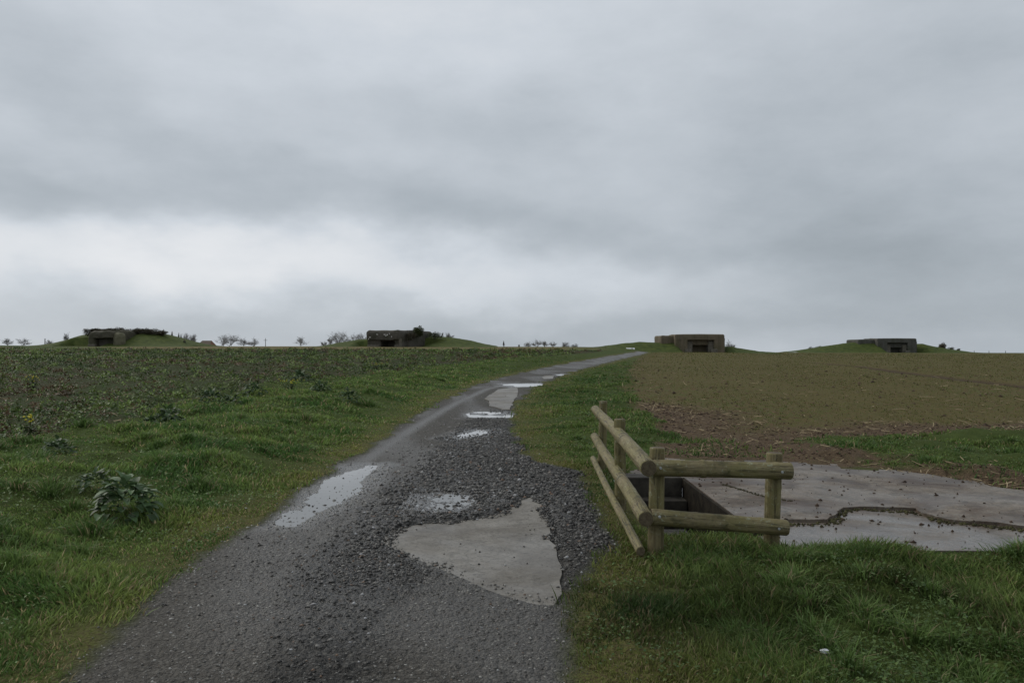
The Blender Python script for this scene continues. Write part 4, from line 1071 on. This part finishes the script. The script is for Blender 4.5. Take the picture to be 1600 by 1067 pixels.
# ------------------------------------------------------------------ small far things
def post_thing(px, row, D, hpx, lab, lean=0, r_=.09, name='fence_post', cat='post', group='lone posts on the skyline'):
    p = P3(px, row, D); h = hpx*D/F
    bm, rot = log_mesh((0,0,-.3), (math.sin(lean)*h, 0, math.cos(lean)*h), r_, r_*.9, int(px), 6, 8)
    bmesh.ops.transform(bm, matrix=rot, verts=bm.verts)
    o = bm_obj(name, bm, M_BARK); o.location = p; tag(o, lab, cat, group); return o
post_thing(689, 528, 200, 8.5, 'dark post leaning to the right on the mound beside the low domed bush', R(22), .16)
post_thing(701.5, 529, 202, 8.5, 'upright dark post on the mound, right of the leaning one', 0, .11)
post_thing(811, 543, 198, 4.5, 'short dark post on the skyline right of the lone walker', 0, .2)
for px_, row, lab in ((1522,553,'first thin post on the right skyline, nearest the far mound'),(1545,553,'middle thin post on the right skyline'),(1571,553,'thin post on the right skyline nearest the right border')):
    post_thing(px_, row, 252, 5, lab, 0, .09)
post_thing(70.5, 542, 230, 13, 'dark post with a square head left of the leftmost mound', 0, .13)
# utility pole
p = P3(415, 543, 330); up_ = empty('utility_pole', p); tag(up_, 'thin wooden utility pole with a crossarm on the left skyline', 'utility pole')
stem_obj('pole', [((0,0,-.5),(0,0,3.9),.14,.10)], M_BARK, up_); stem_obj('crossarm', [((-.8,0,3.0),(.8,0,3.0),.07,.07)], M_BARK, up_)
# hut
p = P3(319, 542.5, 230); sH = 230/F
hut = empty('hut', p); tag(hut, 'small hut with a mossy brown roof and orange gable on the left skyline', 'hut')
M_HW = simple('red_brick', (.15,.075,.045), (.22,.11,.065), 3); M_HR = simple('brown_roof_tiles', (.085,.062,.045), (.12,.09,.062), 2)
bm = bmesh.new(); box(bm, -9.5*sH, 8*sH, 0, 4, -1, 4*sH); bm_obj('wall', bm, M_HW, hut)
bm = bmesh.new()
vs = [bm.verts.new(c_) for c_ in [(-10.5*sH,-.3,3*sH),(10.5*sH,-.3,3*sH),(10.5*sH,4.3,3*sH),(-10.5*sH,4.3,3*sH),(-7*sH,2,10.5*sH),(7.5*sH,2,10.5*sH)]]
for q in ((0,1,5,4),(2,3,4,5),(3,0,4),(3,2,1,0)): bm.faces.new([vs[k] for k in q])
bm_obj('roof', bm, M_HR, hut)
bm = bmesh.new(); vs = [bm.verts.new(c_) for c_ in [(10.5*sH+.02,-.3,3*sH),(10.5*sH+.02,4.3,3*sH),(7.5*sH+.02,2,10.5*sH),(8.2*sH,-.3,3*sH-.8),(8.2*sH,4.3,3*sH-.8)]]
bm.faces.new([vs[0],vs[1],vs[2]]); bm.faces.new([vs[3],vs[4],vs[1],vs[0]]); bm_obj('gable', bm, M_HW, hut)
# low white board beside the end of the track
p = P3(985, 547.5, 186)
wb = empty('information_board', p); tag(wb, 'long low white board standing in the grass by the far end of the track', 'board')
M_WB = simple('white_board', (.62,.63,.62), (.72,.72,.70), 3, .6); M_WB2 = simple('board_print', (.16,.17,.15), (.24,.24,.22), 6, .6)
bm = bmesh.new(); bmesh.ops.create_cube(bm, size=1, matrix=Matrix.Translation((0,0,.42)) @ Matrix.Rotation(R(40),4,'X') @ Matrix.Diagonal((2.0,.55,.05,1))); bm_obj('panel', bm, M_WB, wb)
bm = bmesh.new(); bmesh.ops.create_cube(bm, size=1, matrix=Matrix.Translation((.4,-.035,.45)) @ Matrix.Rotation(R(40),4,'X') @ Matrix.Diagonal((.4,.22,.05,1))); bm_obj('picture', bm, M_WB2, wb)
for sx in (-.8,.8):
    bm = bmesh.new(); box(bm, sx-.04, sx+.04, -.02, .06, -.3, .40); bm_obj('leg', bm, M_BARK, wb)
def bench(px, row, D, w, lab):
    p = P3(px, row, D); b = empty('bench', p); tag(b, lab, 'bench')
    bm = bmesh.new(); box(bm, -w/2, w/2, -.2, .2, .38, .45, .01); bm_obj('seat', bm, M_WOOD2, b)
    for sx in (-.4,.4):
        bm = bmesh.new(); box(bm, w*sx-.05, w*sx+.05, -.15, .15, -.2, .379, .01); bm_obj('leg', bm, M_WOOD2, b)
bench(941, 545.5, 182, 1.9, 'dark low bench in the dry grass left of the white board')
# people
def person(px, row, D, lab, top, legs, lean=0, face=0, h=1.72, group='distant walkers'):
    p = P3(px, row, D); o_z = p.z
    k = h/1.72
    J = {'pel':(0,0,.95),'wai':(0,0,1.12),'che':(0,-.01,1.34),'nck':(0,0,1.48),'hed':(0,.01,1.56),'hdt':(0,.0,1.68),
         'hl':(.09,0,.90),'kl':(.11,.03,.50),'al':(.12,-.02,.08),'tl':(.13,.12,.03),
         'hr':(-.09,0,.90),'kr':(-.11,.10,.50),'ar':(-.11,-.03,.09),'tr':(-.12,.10,.03),
         'sl':(.17,0,1.41),'el':(.24,-.02,1.14),'wl':(.26,.08,.90),'fl':(.26,.11,.80),
         'sr':(-.17,0,1.41),'er':(-.24,-.02,1.14),'wr':(-.25,.10,.90),'fr':(-.25,.13,.80)}
    rad = {'pel':.15,'wai':.13,'che':.16,'nck':.06,'hed':.095,'hdt':.085,'hl':.095,'kl':.065,'al':.045,'tl':.04,'hr':.095,'kr':.065,'ar':.045,'tr':.04,'sl':.07,'el':.05,'wl':.035,'fl':.035,'sr':.07,'er':.05,'wr':.035,'fr':.035}
    E = [('pel','wai'),('wai','che'),('che','nck'),('nck','hed'),('hed','hdt'),('pel','hl'),('hl','kl'),('kl','al'),('al','tl'),('pel','hr'),('hr','kr'),('kr','ar'),('ar','tr'),('che','sl'),('sl','el'),('el','wl'),('wl','fl'),('che','sr'),('sr','er'),('er','wr'),('wr','fr')]
    def skin(keys, grow, name, mat_, parent=None):
        me = bpy.data.meshes.new(name); ks = list(keys); idx = {q: i_ for i_, q in enumerate(ks)}
        me.from_pydata([tuple(c_*k for c_ in J[q]) for q in ks], [(idx[a], idx[b]) for a, b in E if a in idx and b in idx], [])
        o = bpy.data.objects.new(name, me); C.objects.link(o); me.materials.append(mat_)
        o.modifiers.new('skin', 'SKIN'); 
        for i_, q in enumerate(ks):
            sv = me.skin_vertices[0].data[i_]; sv.radius = ((rad[q]+grow)*1.15*k, (rad[q]+grow)*k); sv.use_root = (i_ == 0)
        o.modifiers.new('sub', 'SUBSURF').levels = 1
        if parent: o.parent = parent
        return o
    body = skin(J.keys(), 0, 'person', M_SKIN); body.location = p; body.rotation_euler = (0, lean, face)
    skin(['pel','wai','che','sl','el','wl','sr','er','wr'], .02, 'jacket', top, body)
    skin(['pel','hl','kl','al','hr','kr','ar'], .015, 'trousers', legs, body)
    bm = bmesh.new(); bmesh.ops.create_uvsphere(bm, u_segments=10, v_segments=8, radius=.115*k, matrix=Matrix.Translation((0,-.015,1.64*k)) @ Matrix.Diagonal((.9,1,.95,1))); bm_obj('hair', bm, M_HAIR, body, True)
    tag(body, lab, 'person', group)
M_SKIN = simple('skin', (.30,.20,.15), (.34,.23,.17), 5, .6); M_HAIR = simple('dark_hair', (.02,.016,.012), (.03,.024,.018), 30, .6)
dk = simple('black_coat', (.015,.016,.018), (.025,.026,.03), 8); dn = simple('dark_trousers', (.018,.02,.026), (.03,.032,.04), 8)
rd = simple('brown_coat', (.10,.045,.035), (.13,.06,.045), 8); gr = simple('green_coat', (.025,.035,.022), (.035,.045,.03), 8)
person(288.5, 541.3, 200, 'person in a dark green coat standing alone at the right foot of the left mound', gr, dn, 0, .3)
person(283, 532.5, 209, 'lower of two dark-clad walkers side by side on the left mound slope', dk, dn, 0, 1.9)
person(279.5, 531, 209, 'upper of two dark-clad walkers side by side on the left mound slope', dk, dn, 0, 1.9, 1.78)
person(269, 528, 210, 'walker in a reddish brown coat just below the scrub on the left mound', rd, dn, 0, 1.7)
person(255.5, 524, 211, 'highest walker, half hidden at the end of the left mound scrub', dk, dn, 0, 1.8, 1.6)
person(787, 544, 196, 'lone dark figure walking on the skyline right of the dark bunker mound', dk, dn, 0, -1.2, 1.75)

# ------------------------------------------------------------------ sky
world = bpy.data.worlds.new('World'); sc.world = world; world.use_nodes = True
N = world.node_tree.nodes; L = world.node_tree.links; bg = N['Background']
sky = N.new('ShaderNodeTexSky'); sky.sky_type = 'NISHITA'; sky.sun_disc = False; sky.sun_elevation = R(38); sky.sun_rotation = R(-55)
tc = N.new('ShaderNodeTexCoord'); sx = N.new('ShaderNodeSeparateXYZ'); L.new(tc.outputs['Generated'], sx.inputs[0])
azi = mth(N, L, 'ARCTAN2', sx.outputs[0], sx.outputs[1]); ele = mth(N, L, 'ARCSINE', sx.outputs[2])
cv = N.new('ShaderNodeCombineXYZ'); L.new(azi, cv.inputs[0]); L.new(ele, cv.inputs[1])
# slow warp for soft cloud outlines
def skn(scale, sy, detail, rough_=.5, off=0):
    mp = N.new('ShaderNodeMapping'); mp.inputs['Scale'].default_value = (1,sy,1); mp.inputs['Location'].default_value = (off,off*.7,off); L.new(cv.outputs[0], mp.inputs[0])
    n_ = N.new('ShaderNodeTexNoise'); n_.inputs['Scale'].default_value = scale; n_.inputs['Detail'].default_value = detail; n_.inputs['Roughness'].default_value = rough_; L.new(mp.outputs[0], n_.inputs['Vector'])
    return n_
wn = skn(3.2, 2.0, 5, .55, 3)
ws = N.new('ShaderNodeVectorMath'); ws.operation = 'SUBTRACT'; L.new(wn.outputs['Color'], ws.inputs[0]); ws.inputs[1].default_value = (.5,.5,.5)
wm = N.new('ShaderNodeVectorMath'); wm.operation = 'MULTIPLY'; L.new(ws.outputs[0], wm.inputs[0]); wm.inputs[1].default_value = (.42,.17,0)
wv = N.new('ShaderNodeVectorMath'); wv.operation = 'ADD'; L.new(cv.outputs[0], wv.inputs[0]); L.new(wm.outputs[0], wv.inputs[1])
acc = None
BL = [(0,412,380,34,0,.22),(150,400,300,40,3,.13),(560,425,260,28,3,.12),(830,425,240,34,5,.10),(1050,425,170,26,4,.05),(760,470,150,16,6,.07),
      (200,160,190,60,22,-.05),(330,235,90,40,30,-.07),(110,240,190,36,24,.09),(330,290,170,30,20,.04),(60,300,150,40,5,-.05),
      (330,345,360,36,3,-.13),(620,0,480,110,0,.17),(800,120,260,60,10,.04),(880,200,240,45,6,-.09),(620,190,160,50,0,-.03),(470,240,90,90,-40,.05),
      (700,300,260,36,10,.05),(900,360,320,38,6,-.10),(1290,240,130,100,15,-.11),(1500,380,240,60,3,-.15),(1240,395,220,22,3,-.03),(1430,150,110,120,0,.02),
      (1560,80,180,120,0,-.06),(400,505,520,26,2,-.07),(1350,495,460,60,0,-.13),(60,40,90,70,0,-.04),(1080,330,130,30,10,.03),(1000,500,300,14,3,-.05)]
for (bx, by, rx, ry, an, amp) in BL:
    a0 = math.atan((bx-800)/F); e0 = math.atan((HOR-by)/F*math.cos(a0))
    mp = N.new('ShaderNodeMapping'); mp.vector_type = 'TEXTURE'; mp.inputs['Location'].default_value = (a0, e0, 0); mp.inputs['Rotation'].default_value = (0,0,R(-an)); mp.inputs['Scale'].default_value = (rx/F*1.25, ry/F*1.35, 1)
    L.new(wv.outputs[0], mp.inputs[0])
    ln = N.new('ShaderNodeVectorMath'); ln.operation = 'LENGTH'; L.new(mp.outputs[0], ln.inputs[0])
    g = mth(N, L, 'POWER', ln.outputs['Value'], 2.0); g = mth(N, L, 'MULTIPLY', g, -1.0); g = mth(N, L, 'EXPONENT', g); g = mth(N, L, 'MULTIPLY', g, amp)
    acc = g if acc is None else mth(N, L, 'ADD', acc, g)
n1 = skn(2.6, 2.2, 7, .58, 1).outputs['Fac']; n2 = skn(6.5, 2.2, 7, .6, 5).outputs['Fac']
acc = mth(N, L, 'ADD', acc, mth(N, L, 'MULTIPLY', mth(N, L, 'SUBTRACT', n1, .5), .34))
acc = mth(N, L, 'ADD', acc, mth(N, L, 'MULTIPLY', mth(N, L, 'SUBTRACT', n2, .5), .20))
lum = mth(N, L, 'ADD', mth(N, L, 'MULTIPLY', acc, .70), .548)
cc_ = N.new('ShaderNodeCombineColor')
ramp_ = N.new('ShaderNodeValToRGB'); e = ramp_.color_ramp.elements
e[0].position = .2; e[0].color = (.185,.218,.242,1); e[1].position = .9; e[1].color = (.88,.885,.90,1)
q = e.new(.45); q.color = (.412,.456,.500,1); q = e.new(.65); q.color = (.606,.650,.702,1)
L.new(lum, ramp_.inputs[0])
sc10 = N.new('ShaderNodeVectorMath'); sc10.operation = 'SCALE'; sc10.inputs[3].default_value = 10.0; L.new(ramp_.outputs[0], sc10.inputs[0])
fin = mix(N, L, .97, sky.outputs[0], sc10.outputs[0])
L.new(fin, bg.inputs[0]); bg.inputs[1].default_value = .1
sun = bpy.data.lights.new('sun', 'SUN'); sun.energy = 1.5; sun.angle = R(35); sun.color = (1,.94,.86)
so = bpy.data.objects.new('sun', sun); C.objects.link(so)
so.rotation_euler = Euler((R(52), 0, R(-180+125)), 'XYZ')   # light comes from front left
d_ = Vector((math.sin(R(-55))*math.cos(R(38)), math.cos(R(-55))*math.cos(R(38)), math.sin(R(38))))
so.rotation_euler = d_.to_track_quat('Z', 'Y').to_euler()

# ------------------------------------------------------------------ camera
cam = bpy.data.cameras.new('camera'); co = bpy.data.objects.new('camera', cam); C.objects.link(co)
cam.lens = 28.0*(F/1244.0); cam.sensor_width = 36; cam.shift_y = (HOR-533.5)/1600
co.location = (0,0,H0); co.rotation_euler = (R(90),0,0); cam.clip_end = 8000; cam.clip_start = .05
sc.camera = co
vs_ = sc.view_settings; vs_.view_transform = 'Standard'; vs_.look = 'None'; vs_.exposure = 0; vs_.gamma = 1
sc.cycles.max_bounces = 6
